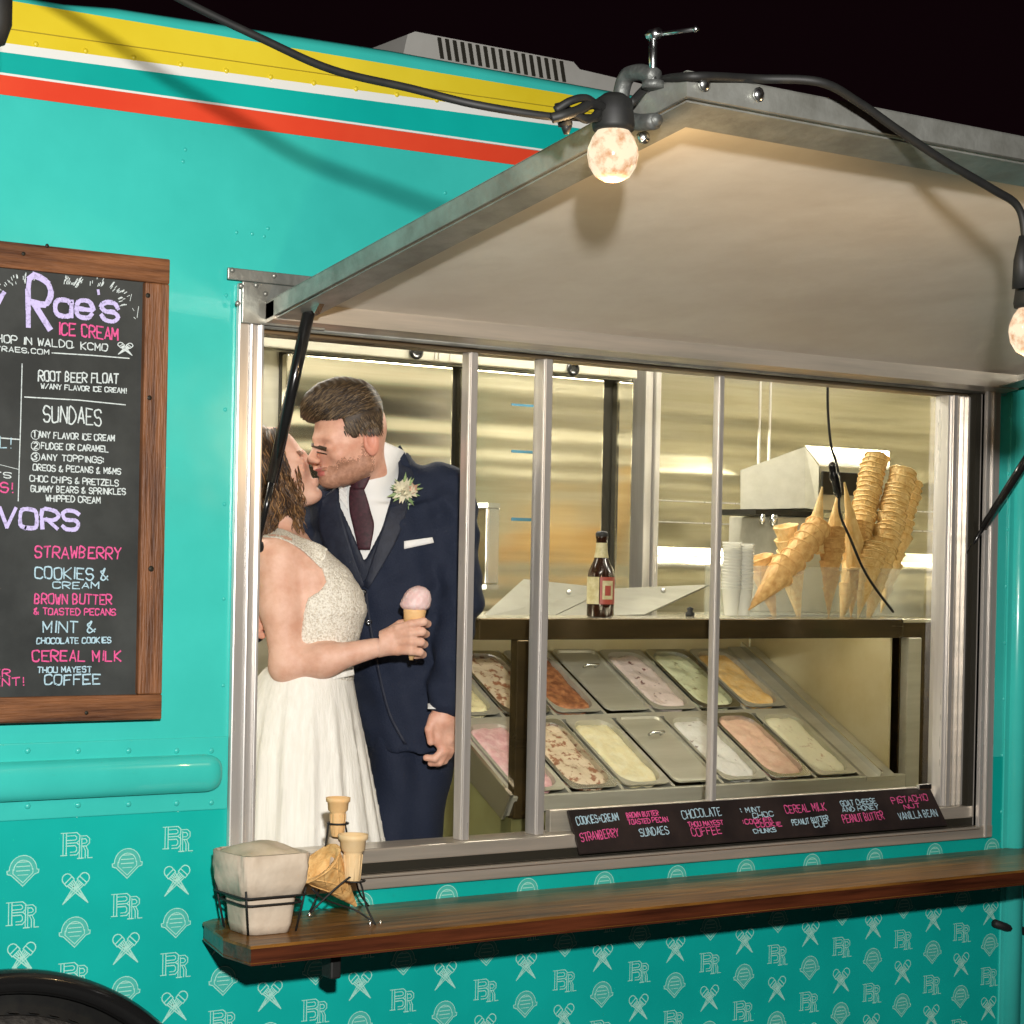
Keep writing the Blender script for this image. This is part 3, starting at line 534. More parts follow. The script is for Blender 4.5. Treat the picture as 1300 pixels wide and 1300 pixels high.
for mb, t, x0, x1, y0, y1, h in ((W2, 'COOKIES+CREAM', 82, 213, 118, 105, 22), (P2, 'STRAWBERRY', 95, 215, 172, 155, 24), (P2, 'BROWN BUTTER', 240, 340, 97, 88, 14), (P2, 'TOASTED PECAN', 245, 370, 118, 108, 14), (W2, 'SUNDAES', 283, 373, 155, 147, 22), (W2, 'CHOCOLATE', 418, 540, 100, 88, 24), (P2, 'THOU MAYEST', 435, 545, 125, 117, 13), (P2, 'COFFEE', 447, 540, 155, 146, 22), (W2, ': MINT', 603, 665, 80, 76, 14), (W2, 'CHOC', 640, 705, 97, 90, 14), (P2, ':COOKIES', 610, 700, 116, 110, 13), (P2, 'COOKIE', 650, 730, 126, 122, 12), (W2, 'CHUNKS', 643, 712, 146, 140, 12), (P2, 'CEREAL MILK', 745, 872, 82, 72, 22), (W2, 'PEANUT BUTTER', 765, 880, 120, 105, 15), (W2, 'CUP', 835, 878, 127, 122, 13), (W2, 'GOAT CHEESE', 920, 1030, 60, 50, 15), (W2, 'AND HONEY', 925, 1038, 78, 68, 13), (P2, 'PEANUT BUTTER', 928, 1056, 112, 100, 22), (P2, 'PISTACHIO', 1082, 1195, 52, 40, 18), (P2, 'NUT', 1120, 1170, 68, 62, 12), (W2, 'VANILLA BEAN', 1105, 1225, 102, 90, 20)): w2(mb, t, x0, x1, y0, y1, h)
for mb, m_, nm in ((W2, chB, 'white_lettering'), (P2, chP, 'pink_lettering')):
    mb.v = [tuple(np.array([x, o3[1], o3[2]])+hh*z+nn*(.0012-y)) for x, y, z in mb.v]; mb.build(nm, m_, fs_)
p = P(1178, 1000, -.01); mb = MB(); mb.box(p[0]-.02, p[0]+.025, .0, .012, p[2]-.006, p[2]+.008, .002); mb.build('latch', chrome, fs_)
# ============================================================ DIPPING CABINET
SL = math.radians(29); CY0 = .35; CXL, CXR = 2.82, 4.10; B0 = P(917, 993, CY0)
def CP(x, s, h=0.): return np.array([x, CY0+s*math.cos(SL)-h*math.sin(SL), B0[2]+s*math.sin(SL)+h*math.cos(SL)])
LS = .665
dc = thing('dipping_cabinet', 'stainless ice cream dipping cabinet with sloped rows of tubs behind the glass', 'display cabinet', (3.45, .6, ZF))
mb = MB(); mb.box(CXL, CXR+.07, CY0+.002, .97, ZF+.02, B0[2]-.05); mb.build('base', oliv, dc)
ztop = P(870, 785, CY0)[2]; zrl = P(870, 811, CY0)[2]
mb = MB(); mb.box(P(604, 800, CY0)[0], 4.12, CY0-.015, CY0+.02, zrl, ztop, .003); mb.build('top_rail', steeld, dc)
mb = MB(); mb.box(P(604, 800, CY0)[0], 4.30, CY0+.021, .99, ztop-.012, ztop-.001, .002); mb.build('top_deck', steel, dc)
xr0 = P(1147, 900, CY0)[0]
zbr, zbr2 = P(900, 1003, CY0)[2], P(900, 1022, CY0)[2]
mb = MB(); mb.box(P(690, 1010, CY0)[0]-.03, xr0+.03, CY0-.012, CY0+.012, B0[2]-.045, B0[2]-.004, .003); mb.build('bottom_rail', steelh, dc)
for a, b in ((651, 672), (1147, 1164)):
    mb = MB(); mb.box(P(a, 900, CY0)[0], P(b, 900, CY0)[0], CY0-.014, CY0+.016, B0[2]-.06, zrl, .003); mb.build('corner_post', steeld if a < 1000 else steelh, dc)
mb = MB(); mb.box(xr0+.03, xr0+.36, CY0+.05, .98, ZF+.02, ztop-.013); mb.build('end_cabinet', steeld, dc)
mb = MB(); mb.box(4.105, 4.112, CY0+.02, .96, B0[2]-.03, ztop-.013); mb.build('end_panel', yelp, dc)
mb = MB(); mb.box(CXL-.02, 4.10, .962, .975, B0[2], ztop-.013); mb.build('back_panel', yelp, dc)
mb = MB(); mb.box(CXL+.05, 4.05, CY0+.03, CY0+.05, zrl+.012, zrl+.026); mb.build('added_tub_fill', tubfillm, dc)  # unseen glowing strip added under the rail to brighten the tubs
# sloped deck
def cslab(mb, x0, x1, s0, s1, h0, h1):
    v = [CP(x, s, h) for x in (x0, x1) for s in (s0, s1) for h in (h0, h1)]
    mb.add(v, [(0, 1, 3, 2), (4, 6, 7, 5), (0, 4, 5, 1), (2, 3, 7, 6), (0, 2, 6, 4), (1, 5, 7, 3)])
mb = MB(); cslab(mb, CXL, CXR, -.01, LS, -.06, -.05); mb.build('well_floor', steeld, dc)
PW, PXS = .165, 2.83
for k in range(8):
    mb = MB(); cslab(mb, PXS+k*PW-.005, PXS+k*PW+.005, 0, LS, -.05, -.003); mb.build('divider', steelh, dc)
mb = MB(); cslab(mb, PXS+.005, PXS+7*PW-.005, .318, .338, -.05, -.002); mb.build('cross_bar', steelh, dc)
mb = MB(); cslab(mb, CXL-.02, PXS-.006, -.02, LS, -.05, .004); cslab(mb, PXS+7*PW+.006, CXR, -.02, LS, -.05, .004); mb.build('side_ledge', steelh, dc)
mb = MB(); cslab(mb, PXS+7*PW+.05, PXS+7*PW+.056, -.02, LS, .004, .02); mb.build('ledge_trim', chrome, dc); mb = MB(); cslab(mb, CXL-.022, CXL-.012, -.02, LS, -.06, .012); mb.build('ledge_trim', chrome, dc)
mb = MB(); a_, b_ = CP(CXL-.016, 0, -.05), CP(CXL-.016, LS, -.05); mb.add([(CXL-.014, a_[1], ZF+.1), tuple(a_), tuple(b_), (CXL-.014, b_[1], ZF+.1)], [(0, 1, 2, 3)]); mb.build('end_skirt', oliv, dc)
def rr(w_, l_, r, n=5):
    out = []
    for cx_, cy_, a0 in ((w_/2-r, l_/2-r, 0), (-w_/2+r, l_/2-r, 90), (-w_/2+r, -l_/2+r, 180), (w_/2-r, -l_/2+r, 270)):
        for k in range(n): a = math.radians(a0+90*k/(n-1)); out.append((cx_+r*math.cos(a), cy_+r*math.sin(a)))
    return out
def icemat(nm, c, c2, th, ns=45): return mat(nm, c, .45, c2=c2, nscale=ns, thresh=th, bump=.7, bscale=30, bdist=.008, sss=.05)
ice = {'vc': icemat('cookie_cream_ice', (.80, .72, .42), (.22, .12, .05), (.60, .68)), 'br': icemat('caramel_ice', (.45, .19, .08), (.24, .09, .04), (.4, .6)), 'wc': icemat('chip_ice', (.72, .60, .55), (.16, .06, .05), (.62, .68)), 'pi': icemat('pistachio_ice', (.66, .68, .44), (.30, .26, .12), (.58, .70)), 'or': icemat('orange_ice', (.76, .48, .17), (.80, .56, .26), (.4, .6)), 'pk': icemat('strawberry_ice', (.62, .33, .33), (.72, .48, .46), (.4, .6)), 'bc': icemat('brown_swirl_ice', (.68, .55, .38), (.32, .14, .07), (.52, .60)), 'yc': icemat('vanilla_ice', (.75, .66, .38), (.78, .72, .48), (.4, .6)), 'w2': icemat('mint_chip_ice', (.72, .70, .64), (.20, .14, .12), (.64, .70)), 'sa': icemat('peach_ice', (.70, .44, .32), (.76, .52, .38), (.4, .6)), 'cr': icemat('nut_cream_ice', (.74, .70, .50), (.45, .30, .16), (.60, .70))}
rimpts = rr(PW-.014, .31, .02); inpts = rr(PW-.032, .285, .045); flo_ = rr(PW-.05, .26, .04)
def tub(ci, row, key, label, fill=1.):
    xc_ = PXS+(ci+.5)*PW; sc0 = .16 if row == 0 else .50
    if key is None:
        ld = thing('pan_lid', label, 'lid', tuple(CP(xc_, sc0)))
        mb = MB(); n = len(rimpts); V = [CP(xc_+a, sc0+b, .002) for a, b in rimpts]+[CP(xc_+a, sc0+b, .007) for a, b in rimpts]+[CP(xc_+a*.9, sc0+b*.94, .008) for a, b in rimpts]+[CP(xc_+a*.86, sc0+b*.91, .003) for a, b in rimpts]
        F = [(j*n+i, j*n+(i+1) % n, (j+1)*n+(i+1) % n, (j+1)*n+i) for j in range(3) for i in range(n)]+[tuple(range(3*n, 4*n))]
        mb.add(V, F); l_ = mb.build('lid_plate', steelh, ld)
        mb = MB(); mb.tube([CP(xc_-.02, sc0+.06, .006), CP(xc_-.02, sc0+.05, .02), CP(xc_+.02, sc0+.05, .02), CP(xc_+.02, sc0+.06, .006)], .004, 6); mb.build('lid_handle', chrome, ld); return
    t = thing('ice_cream_tub', label, 'ice cream tub', tuple(CP(xc_, sc0)))
    n = len(rimpts); V = [CP(xc_+a, sc0+b, .001) for a, b in rimpts]+[CP(xc_+a, sc0+b, .004) for a, b in rimpts]+[CP(xc_+a, sc0+b, .003) for a, b in inpts]+[CP(xc_+a, sc0+b, -.045) for a, b in flo_]
    F = [(j*n+i, j*n+(i+1) % n, (j+1)*n+(i+1) % n, (j+1)*n+i) for j in range(3) for i in range(n)]+[tuple(range(3*n, 4*n))]
    mb = MB(); mb.add(V, F); mb.build('pan', chrome if ci % 2 else steelh, t)
    # ice cream surface: wavy grid clipped to the pan
    NX, NY = 15, 30; V = []; wI, lI = PW-.036, .279; ph = rng.uniform(0, 9, 4)
    for j in range(NY+1):
        for i in range(NX+1):
            u, v = (i/NX*2-1), (j/NY*2-1)
            rc = 1-.10*max(0, abs(v)-.62)**1.2*8*abs(u)**2*.6
            # round the ends
            e = max(0, abs(v)-.72)/.28; wx = math.sqrt(max(.02, 1-e*e*.75)) if e > 0 else 1
            edge = min(1, (1-abs(u))*5, (1-abs(v))*9); h = -.017+.017*math.sqrt(max(0, edge))*fill+.002*math.sin(5*u+ph[0])*math.sin(4*v+ph[1])+.0012*math.sin(11*v+ph[2]+2*u)+rng.normal(0, .0008)
            V.append(CP(xc_+u*wx*wI/2, sc0+v*lI/2, h))
    F = [(j*(NX+1)+i, j*(NX+1)+i+1, (j+1)*(NX+1)+i+1, (j+1)*(NX+1)+i) for j in range(NY) for i in range(NX)]
    mb = MB(); mb.add(V, F, True); mb.build('ice_cream', ice[key], t)
specs = [(0, 1, 'vc', 'tub of yellow-cream ice cream with dark bits, back row beside the groom'), (1, 1, 'bc', 'tub in the back row hidden mostly by the second window post'), (2, 1, 'br', 'tub of rusty brown ice cream, back row beside a steel lid'), (3, 1, None, 'plain steel lid in the back row, right of the rusty brown tub'), (4, 1, 'wc', 'tub of pinkish white ice cream with dark chips in the back row'), (5, 1, 'pi', 'tub of pale green ice cream in the back row behind the thin post'), (6, 1, 'or', 'tub of orange sherbet at the right end of the back row'),
         (0, 0, 'pk', 'tub of pink ice cream at the left end of the front row'), (1, 0, 'bc', 'tub of brown swirled cream ice cream in the front row'), (2, 0, 'yc', 'tub of smooth pale yellow ice cream in the front row'), (3, 0, None, 'steel lid in the front row, right of the pale yellow tub'), (4, 0, 'w2', 'tub of white ice cream with specks in front row behind the thin post'), (5, 0, 'sa', 'tub of salmon pink ice cream in the front row'), (6, 0, 'cr', 'tub of cream coloured ice cream at the right end of the front row')]
for ci, row, key, lab in specs: tub(ci, row, key, lab)
# glass front lid lying on the deck, tilted
lidm = mat('frosted_lid', (.22, .215, .18), .4, .35, c2=(.17, .165, .135), nscale=12)
gl = thing('folding_lid', 'raised pale steel folding lids on top of the dipping cabinet behind the bottle', 'lid', (3.3, .7, ztop))
mb = MB(); pts = [P(612, 783, .62), P(700, 783, .62), P(775, 747, .95), P(665, 735, .95)]; mb.prism(pts, (0, .004, -.006)); mb.build('lid_panel', lidm, gl)
mb = MB(); pts = [P(702, 783, .62), P(818, 780, .62), P(900, 742, .95), P(778, 747, .95)]; mb.prism(pts, (0, .004, -.006)); mb.build('lid_panel', lidm, gl)
mb = MB()
for px, py in ((722, 752), (842, 750)): p = P(px, py, .85); mb.lathe([(.008, 0), (.006, .006), (.001, .008)], p, 8, (-.3, -.8, .5))
mb.build('lid_knob', chrome, gl)
mb = MB(); p = P(876, 775, .5); mb.lathe([(.012, 0), (.012, .01), (.007, .014), (.009, .022), (.001, .026)], (p[0], .5, ztop), 12); tag(mb.build('bottle_cap', black), 'small black knob on the cabinet top right of the beer bottle', 'knob')
# ============================================================ BEER BOTTLE
p = P(762, 782, .45); zb0 = ztop
bt = thing('beer_bottle', 'brown glass beer bottle with cream and red label on the cabinet top', 'bottle', (p[0], .45, zb0))
pt = P(762, 675, .45)[2]-zb0; k = pt/.23
mb = MB(); mb.lathe([(.033*k, 0), (.037*k, .004*k), (.037*k, .105*k), (.034*k, .125*k), (.020*k, .155*k), (.0155*k, .18*k), (.0145*k, .21*k), (.016*k, .213*k), (.016*k, .22*k), (.012*k, .224*k)], (p[0], .45, zb0), 28); mb.build('glass_body', brownglass, bt)
mb = MB(); mb.lathe([(.0172*k, .217*k), (.0172*k, .226*k), (.013*k, .231*k), (.001, .232*k)], (p[0], .45, zb0), 18); mb.build('crown_cap', labelk, bt)
def arc_label(r, z0, z1, a0, a1, m, nm, n=14):
    mb = MB(); V = [(p[0]+r*math.cos(a0+(a1-a0)*i/n), .45+r*math.sin(a0+(a1-a0)*i/n), zb0+z) for i in range(n+1) for z in (z0, z1)]
    mb.add(V, [(2*i, 2*i+2, 2*i+3, 2*i+1) for i in range(n)], True); return mb.build(nm, m, bt)
va = math.atan2(-(.45+D), -p[0])      # towards the camera
arc_label(.0377*k, .035*k, .108*k, va-1.9, va-.12, labelw, 'side_label'); arc_label(.0377*k, .035*k, .108*k, va-.06, va+1.4, labelr, 'front_label'); arc_label(.0382*k, .048*k, .098*k, va+.12, va+1.0, labelw, 'label_panel'); arc_label(.0387*k, .058*k, .085*k, va+.3, va+.78, labelr, 'label_mark')
mb = MB(); mb.lathe([(.0200*k, .160*k), (.0162*k, .180*k), (.0153*k, .200*k)], (p[0], .45, zb0), 20, caps=False); mb.build('neck_label', labelw, bt)
# ============================================================ DISPENSER HOOD
YH = .98
dp = thing('sundae_dispenser', 'stainless steel dispenser with an angled hood behind the waffle cones', 'dispenser', (4.4, 1.1, ztop))
a, b, c, d, e = P(940, 597, YH+.14), P(1022, 567, YH-.03), P(1040, 592, YH-.08), P(1038, 647, YH-.08), P(940, 647, YH+.14); b2 = P(1022, 645, YH-.03); bk_ = np.array([.10, .28, 0])
tr2, br2 = P(1085, 596, YH-.12), P(1130, 640, YH-.12)
mb = MB(); mb.add([a, b, b2, e], [(0, 1, 2, 3)]); mb.add([b, c, d, b2], [(0, 1, 2, 3)]); mb.add([a, b, b+bk_+np.array([.2, 0, 0]), a+bk_+np.array([.3, 0, 0])], [(0, 1, 2, 3)]); mb.add([e, b2, d, d+np.array([.3, 0, 0]), e+np.array([.3, .2, 0])], [(0, 1, 2, 3, 4)]); mb.build('hood', steelh, dp)
mb = MB(); c2, d2 = c+np.array([.30, 0, 0]), d+np.array([.30, 0, 0]); mb.prism([c+np.array([.001, 0, 0]), c2, d2, d+np.array([.001, 0, 0])], (0, .02, 0)); mb.build('front_face', steelh, dp)
mb = MB(); mb.prism([b+np.array([.004, 0, .001]), b+np.array([.36, 0, .001]), c2+np.array([0, 0, .003]), c+np.array([.003, 0, .003])], (0, .005, .004)); mb.build('top_face', steel, dp)
mb = MB(); m1 = P(1072, 608, YH-.13); mb.box(m1[0]-.09, m1[0]+.12, YH-.13, YH-.122, m1[2]-.05, m1[2]+.02, .002); mb.build('switch_panel', gasket, dp)
mb = MB(); q = P(960, 655, YH); mb.box(q[0]-.02, q[0]+.25, YH-.02, YH+.18, e[2]-.018, e[2]-.002); mb.build('underside', gasket, dp)
mb = MB(); q = P(985, 655, YH-.03); mb.lathe([(.012, 0), (.014, -.02), (.008, -.035)], (q[0], YH-.02, e[2]-.018), 12); mb.lathe([(.008, 0), (.010, -.02), (.006, -.03)], (q[0]-.045, YH-.02, e[2]-.018), 12); mb.build('nozzle', chrome, dp)
mb = MB(); mb.box(a[0]+.05, a[0]+.32, YH+.02, YH+.25, ztop-.0, e[2]-.019, .004); mb.build('pedestal', steelh, dp)
# ============================================================ CONES IN THE CLEAR HOLDER
YC = .62
ca = thing('cone_holder', 'clear acrylic box holding stacks of waffle cones on the cabinet', 'holder', (4.1, YC, ztop))
h0_, h1_ = P(935, 786, YC)[0], P(1142, 780, YC)[0]; zt_ = P(1040, 720, YC)[2]
mb = MB()
for x0, x1, y0, y1 in ((h0_, h1_, YC-.10, YC-.097), (h0_, h1_, YC+.14, YC+.143), (h0_, h0_+.003, YC-.096, YC+.139), (h1_-.003, h1_, YC-.096, YC+.139)): mb.box(x0, x1, y0, y1, ztop, zt_)
mb.build('acrylic_box', acryl, ca)
mb = MB(); mb.box(h0_-.03, h1_+.05, YC-.12, YC+.16, ztop+.0, ztop+.003); mb.build('tray', acryl, ca)
# one waffle cone mesh (apex at the origin, axis +z), with a lattice of raised ridges
def waffle_mesh(L, R):
    mb = MB(); mb.lathe([(.002, 0), (R*.5, L*.5), (R, L)], (0, 0, 0), 18, caps=False); mb.lathe([(R, L), (R*.88, L), (R*.4, L*.5)], (0, 0, 0), 18, caps=False)
    for sg in (1, -1):
        for k in range(7):
            pts = []
            for t in np.linspace(.12, 1, 7): a = 2*math.pi*k/7+sg*t*1.6; pts.append((R*t*math.cos(a)*1.01, R*t*math.sin(a)*1.01, L*t))
            mb.tube(pts, .0011, 3, False)
    ring = [(R*1.015*math.cos(t), R*1.015*math.sin(t), L-.002+.0015*math.sin(5*t)) for t in np.linspace(0, 6.283, 19)]
    mb.tube(ring, .0022, 5, False)
    return mesh('waffle_cone', mb.v, mb.f, waffle, True)
wm = waffle_mesh(.15, .034)
wm2 = wm.copy(); wm2.materials.clear(); wm2.materials.append(waffled)
from mathutils import Quaternion
def stack(pb, pt_, n, label, grp, me, s=1.0):
    pb, pt_ = np.array(pb), np.array(pt_); ax = pt_-pb; Lt = np.linalg.norm(ax); ax = ax/Lt
    q = Vector((0, 0, 1)).rotation_difference(Vector(ax)); cl = .15*s; step = max(.001, (Lt-cl)/max(1, n-1))
    for k in range(n):
        o = bpy.data.objects.new('waffle_cone', me); col.objects.link(o); o.location = tuple(pb+ax*step*k+rng.normal(0, .0012, 3)); o.rotation_mode = 'QUATERNION'
        o.rotation_quaternion = q @ Quaternion((0, 0, 1), random.uniform(0, 6)) @ Quaternion((1, 0, 0), random.gauss(0, .02)); o.scale = (s, s, s)
        kk = min(1, .55+.45*k/4) if n > 8 else 1; o.scale = (s*kk*(1+random.gauss(0, .015)), s*kk, s*kk)
        tag(o, label if k < n-1 else 'topmost '+label.replace(' nested', ''), 'waffle cone', grp)
def C_(px, py, y): return P(px, py, y)
stack(C_(1066, 792, .60), C_(1112, 580, .68), 25, 'waffle cone nested in the tallest stack, which leans right behind the cord', 'cones of the tallest stack', wm, 1.08)
stack(C_(1100, 794, .56), C_(1146, 598, .62), 25, 'waffle cone nested in the rightmost leaning stack of the clear box', 'cones of the rightmost stack', wm, 1.15)
stack(C_(1118, 778, .68), C_(1158, 612, .72), 14, 'waffle cone nested in the rear stack at the far right of the box', 'cones of the rear right stack', wm, 1.0)
stack(C_(1088, 786, .53), C_(1112, 690, .54), 12, 'waffle cone nested in the front stack below the cord end', 'cones of the front stack', wm, 1.0)
stack(C_(1052, 783, .56), C_(1058, 668, .56), 13, 'waffle cone nested in the short upright stack in the middle of the box', 'cones of the short upright stack', wm2, 1.0)
stack(C_(1080, 783, .62), C_(1086, 660, .62), 13, 'waffle cone nested in the upright stack behind the middle one', 'cones of the second upright stack', wm2, .95)
stack(C_(950, 775, .50), C_(1040, 668, .56), 7, 'waffle cone in the slanting stack whose tip points down left', 'cones of the slanting stack', wm2, 1.15)
stack(C_(985, 790, .60), C_(965, 706, .60), 3, 'waffle cone nested in the low stack at the left of the box', 'cones of the low left stack', wm2, 1.1)
stack(C_(1015, 790, .64), C_(996, 668, .62), 5, 'waffle cone standing rim up behind the slanting stack', 'cones behind the slanting stack', wm, 1.0)
for i, (a_, b_) in enumerate((((1044, 618), (1030, 700)), ((1064, 625), (1056, 700)), ((1072, 612), (1090, 720)))):
    o = bpy.data.objects.new('waffle_cone', wm); col.objects.link(o); A_ = np.array(C_(*a_, .58)); B_ = np.array(C_(*b_, .58)); ax = Vector(B_-A_).normalized(); o.location = A_
    o.rotation_mode = 'QUATERNION'; o.rotation_quaternion = Vector((0, 0, 1)).rotation_difference(ax); s = np.linalg.norm(B_-A_)/.15; o.scale = (1.05, 1.05, s)
    tag(o, ['waffle cone upside down, tip up beside the dispenser hood', 'waffle cone upside down with its tip at the cord plug', 'waffle cone upside down between the cord and the tallest stack'][i], 'waffle cone')
# stacks of clear cups
for (px, py, pt_, n, lab) in ((928, 783, 688, 16, 'clear plastic cup nested in the stack by the thin window post'), (943, 785, 690, 15, 'clear plastic cup nested in the stack touching the waffle cones')):
    b_ = P(px, py, .52); t_ = P(px+3, pt_, .52); st = (t_[2]-ztop-.07)/n
    mb = MB(); mb.lathe([(.018, 0), (.026, .07), (.0285, .072), (.0285, .075), (.0255, .073), (.0175, .002)], (0, 0, 0), 18, caps=False); me = mesh('plastic_cup', mb.v, mb.f, cupm, True)
    for k_ in range(n):
        o = bpy.data.objects.new('plastic_cup', me); col.objects.link(o); o.location = (b_[0]+rng.normal(0, .0006), .52, ztop+.003+st*k_); tag(o, lab, 'plastic cup', 'cups of the '+('left' if px < 935 else 'right')+' stack')
# hanging cord with plug
cd = thing('hanging_cord', 'black electrical cord with an inline plug hanging in front of the cones', 'cord', tuple(P(1050, 480, .12)))
pth = [P(x, y, .13+.0*x) for x, y in ((1051, 470), (1051, 520), (1055, 565), (1061, 585), (1066, 612), (1066, 650), (1080, 685), (1095, 720), (1110, 745), (1134, 777))]
mb = MB(); mb.tube(cat(pth, 6), .0035, 6); mb.build('cable', black, cd)
mb = MB(); mb.tube(cat([P(x, y, .128) for x, y in ((1056, 586), (1058, 600), (1061, 612), (1065, 632))], 4), [.004]+[.010]*4+[.013]*3+[.011]*4+[.005], 8); mb.build('plug', blackgl, cd)
# ============================================================ STRING LIGHTS
YQ = PX(800, 130, 1.93)[1]
def lamp(px, py, y, lab, rpx=31, lit=True):
    c = P(px, py, y); s = rpx*np.linalg.norm(c-CAM)/FPX
    t = thing('string_light_bulb', lab, 'light bulb', tuple(c), 'bulbs of the string lights')
    mb = MB(); prof = [(.001, -1.18), (.35, -1.14), (.7, -.95), (.95, -.55), (1.03, -.1), (1.0, .2), (.84, .6), (.62, .9), (.5, 1.1)]
    mb.lathe([(a*s, b*s) for a, b in prof], c, 28); mb.build('bulb', bulbm, t)
    pl = bpy.data.lights.new('bulb_glow', 'POINT'); pl.energy = 6.5; pl.color = (1, .66, .32); pl.shadow_soft_size = .012; po = bpy.data.objects.new('bulb_glow', pl); col.objects.link(po); po.parent = t; po.location = (0, 0, -1.5*s)
    mb = MB(); mb.lathe([(.60*s, .86*s), (.82*s, .9*s), (.86*s, 1.1*s), (.80*s, 1.6*s), (.74*s, 2.1*s), (.4*s, 2.35*s), (.15*s, 2.4*s)], c, 20); mb.build('socket', black, t)
    return c, s
c1, s1 = lamp(778, 194, YQ-.05, 'glowing clear bulb in a black socket below the C-clamp at the awning corner')
c2_, s2 = lamp(1312, 418, -1.42, 'glowing clear bulb cut by the right edge of the frame', 29)
st_ = thing('string_light_cable', 'thick black string light cable drooping across the truck and the awning', 'cable', tuple(c1+np.array([0, 0, .12])))
sock1 = c1+np.array([0, 0, 2.3*s1]); sock2 = c2_+np.array([0, 0, 2.3*s2])
ys = YQ-.05
pth = [P(-60, -150, ys*.56), P(60, -95, ys*.62), P(160, -40, ys*.66), P(235, 2, ys*.71), P(330, 48, ys*.77), P(420, 88, ys*.84), P(520, 112, ys*.92), P(600, 132, ys*.97), P(690, 147, ys), P(722, 148, ys), P(750, 150, ys-.01), P(770, 148, ys)]
mb = MB(); mb.tube(cat(pth, 8), .0062, 8)
mb.tube(cat([P(705, 140, ys-.01), P(725, 128, ys-.02), P(745, 125, ys-.02), P(760, 140, ys-.01), P(745, 152, ys-.02), P(722, 140, ys-.02)], 6), .0062, 8)
mb.tube(cat([P(700, 150, ys-.01), P(716, 146, ys-.02), P(735, 140, ys-.02), P(752, 132, ys-.015), P(775, 140, ys)], 6), .008, 8)
yr = L1[1]-.06
pth = [P(800, 132, ys), P(830, 105, ys), P(880, 97, L1[1]-.01), P(960, 100, L1[1]-.005), P(1040, 104, yr), P(1090, 130, yr), P(1140, 165, yr), P(1200, 205, yr), P(1260, 240, yr), P(1292, 262, yr), P(1301, 300, yr), P(1299, 350, yr)]
mb.tube(cat(pth, 8), .0068, 8); mb.build('cable', black, st_)
mb = MB(); mb.tube([P(713, 130, ys), P(718, 160, ys)], .011, 8); mb.lathe([(.004, -.012), (.009, 0), (.004, .012)], P(719, 160, ys), 10); mb.build('cable_tie', black, st_)
mb = MB(); mb.tube([P(1299, 300, yr), P(1296, 330, yr), P(1300, 365, yr)], [.007, .012, .02], 10); mb.build('drop_lead', black, st_)
mb = MB(); c = P(-6, 15, ys*.5); mb.lathe([(.004, -.055), (.016, -.05), (.026, -.02), (.026, .05), (.015, .07)], c, 16); tag(mb.build('lamp_socket', black), 'black lamp socket just entering the picture at the top left corner', 'lamp socket')
# C-clamp
cc = thing('c_clamp', 'grey iron C-clamp gripping the awning edge beside the bulb', 'clamp', tuple(PX(805, 130, 1.9)))
xk = AX0-.012
pth = [PX(x, y, xk) for x, y in ((832, 97), (812, 92), (797, 96), (790, 112), (789, 130), (793, 147), (808, 155), (832, 154))]
mb = MB(); mb.tube(cat(pth, 5), .013, 8); mb.build('frame', greymetal, cc)
mb = MB(); mb.tube([PX(829, 108, xk), PX(829, 40, xk)], .0062, 8); mb.tube([PX(825, 45, xk), PX(836, 42, xk)], .009, 8); scw = mb.build('screw', chrome, cc)
mb = MB(); mb.tube([PX(822, 46, xk), PX(883, 37, xk)], .0035, 8); mb.lathe([(.001, -.005), (.006, 0), (.001, .005)], PX(883, 37, xk), 10); mb.build('handle', chrome, cc)
mb = MB(); mb.lathe([(.017, 0), (.017, .01)], PX(829, 112, xk), 14); mb.tube([PX(806, 155, xk), PX(836, 152, xk)], .009, 8); mb.build('swivel_pad', greymetal, cc)
mb = MB(); mb.tube([PX(812, 172, xk+.02), PX(820, 178, xk+.02)], .006, 8); mb.lathe([(.01, 0), (.01, .006), (.001, .01)], PX(816, 175, xk+.02), 10, (0, -1, 0)); mb.build('wing_nut', chrome, cc)
# ============================================================ PAPER BASKET AND CONE STAND ON THE SHELF
bky = -.165; bkx = P(331, 1120, bky)[0]; KB = .80
bk = thing('paper_basket', 'kraft paper lined wire basket of napkins on the left end of the shelf', 'basket', (bkx, bky, SZ))
sc1 = np.linalg.norm(np.array([bkx, bky, SZ])-CAM)/FPX
def rbox(levels, n=9):
    V = []; m_ = 0
    for z, wx, wy, r, wob in levels:
        q = rr(wx, wy, r, n); m_ = len(q)
        for i, (a, b) in enumerate(q):
            k = 1+wob*math.sin(i*1.7+z*60)+wob*.6*math.sin(i*.9); V.append((bkx+a*k*KB, bky+b*k*KB, SZ+z*.92))
    F = [(j*m_+i, j*m_+(i+1) % m_, (j+1)*m_+(i+1) % m_, (j+1)*m_+i) for j in range(len(levels)-1) for i in range(m_)]
    return V, F, m_
V, F, m_ = rbox([(.001, .125, .125, .034, 0), (.02, .132, .132, .034, .01), (.06, .140, .140, .034, .012), (.105, .150, .150, .03, .015), (.107, .146, .146, .03, .015)])
mb = MB(); mb.add(V, F+[tuple(range(m_))[::-1]], True); mb.build('paper_liner', kraft, bk)
V, F, m_ = rbox([(.080, .150, .150, .03, .01), (.084, .168, .168, .034, .02), (.11, .180, .180, .032, .03), (.14, .188, .188, .034, .035), (.170, .190, .190, .036, .04), (.172, .182, .182, .036, .04), (.15, .168, .168, .02, .03), (.10, .15, .15, .02, .02)])
mb = MB(); mb.add(V, F, True); mb.build('folded_cuff', kraft, bk)
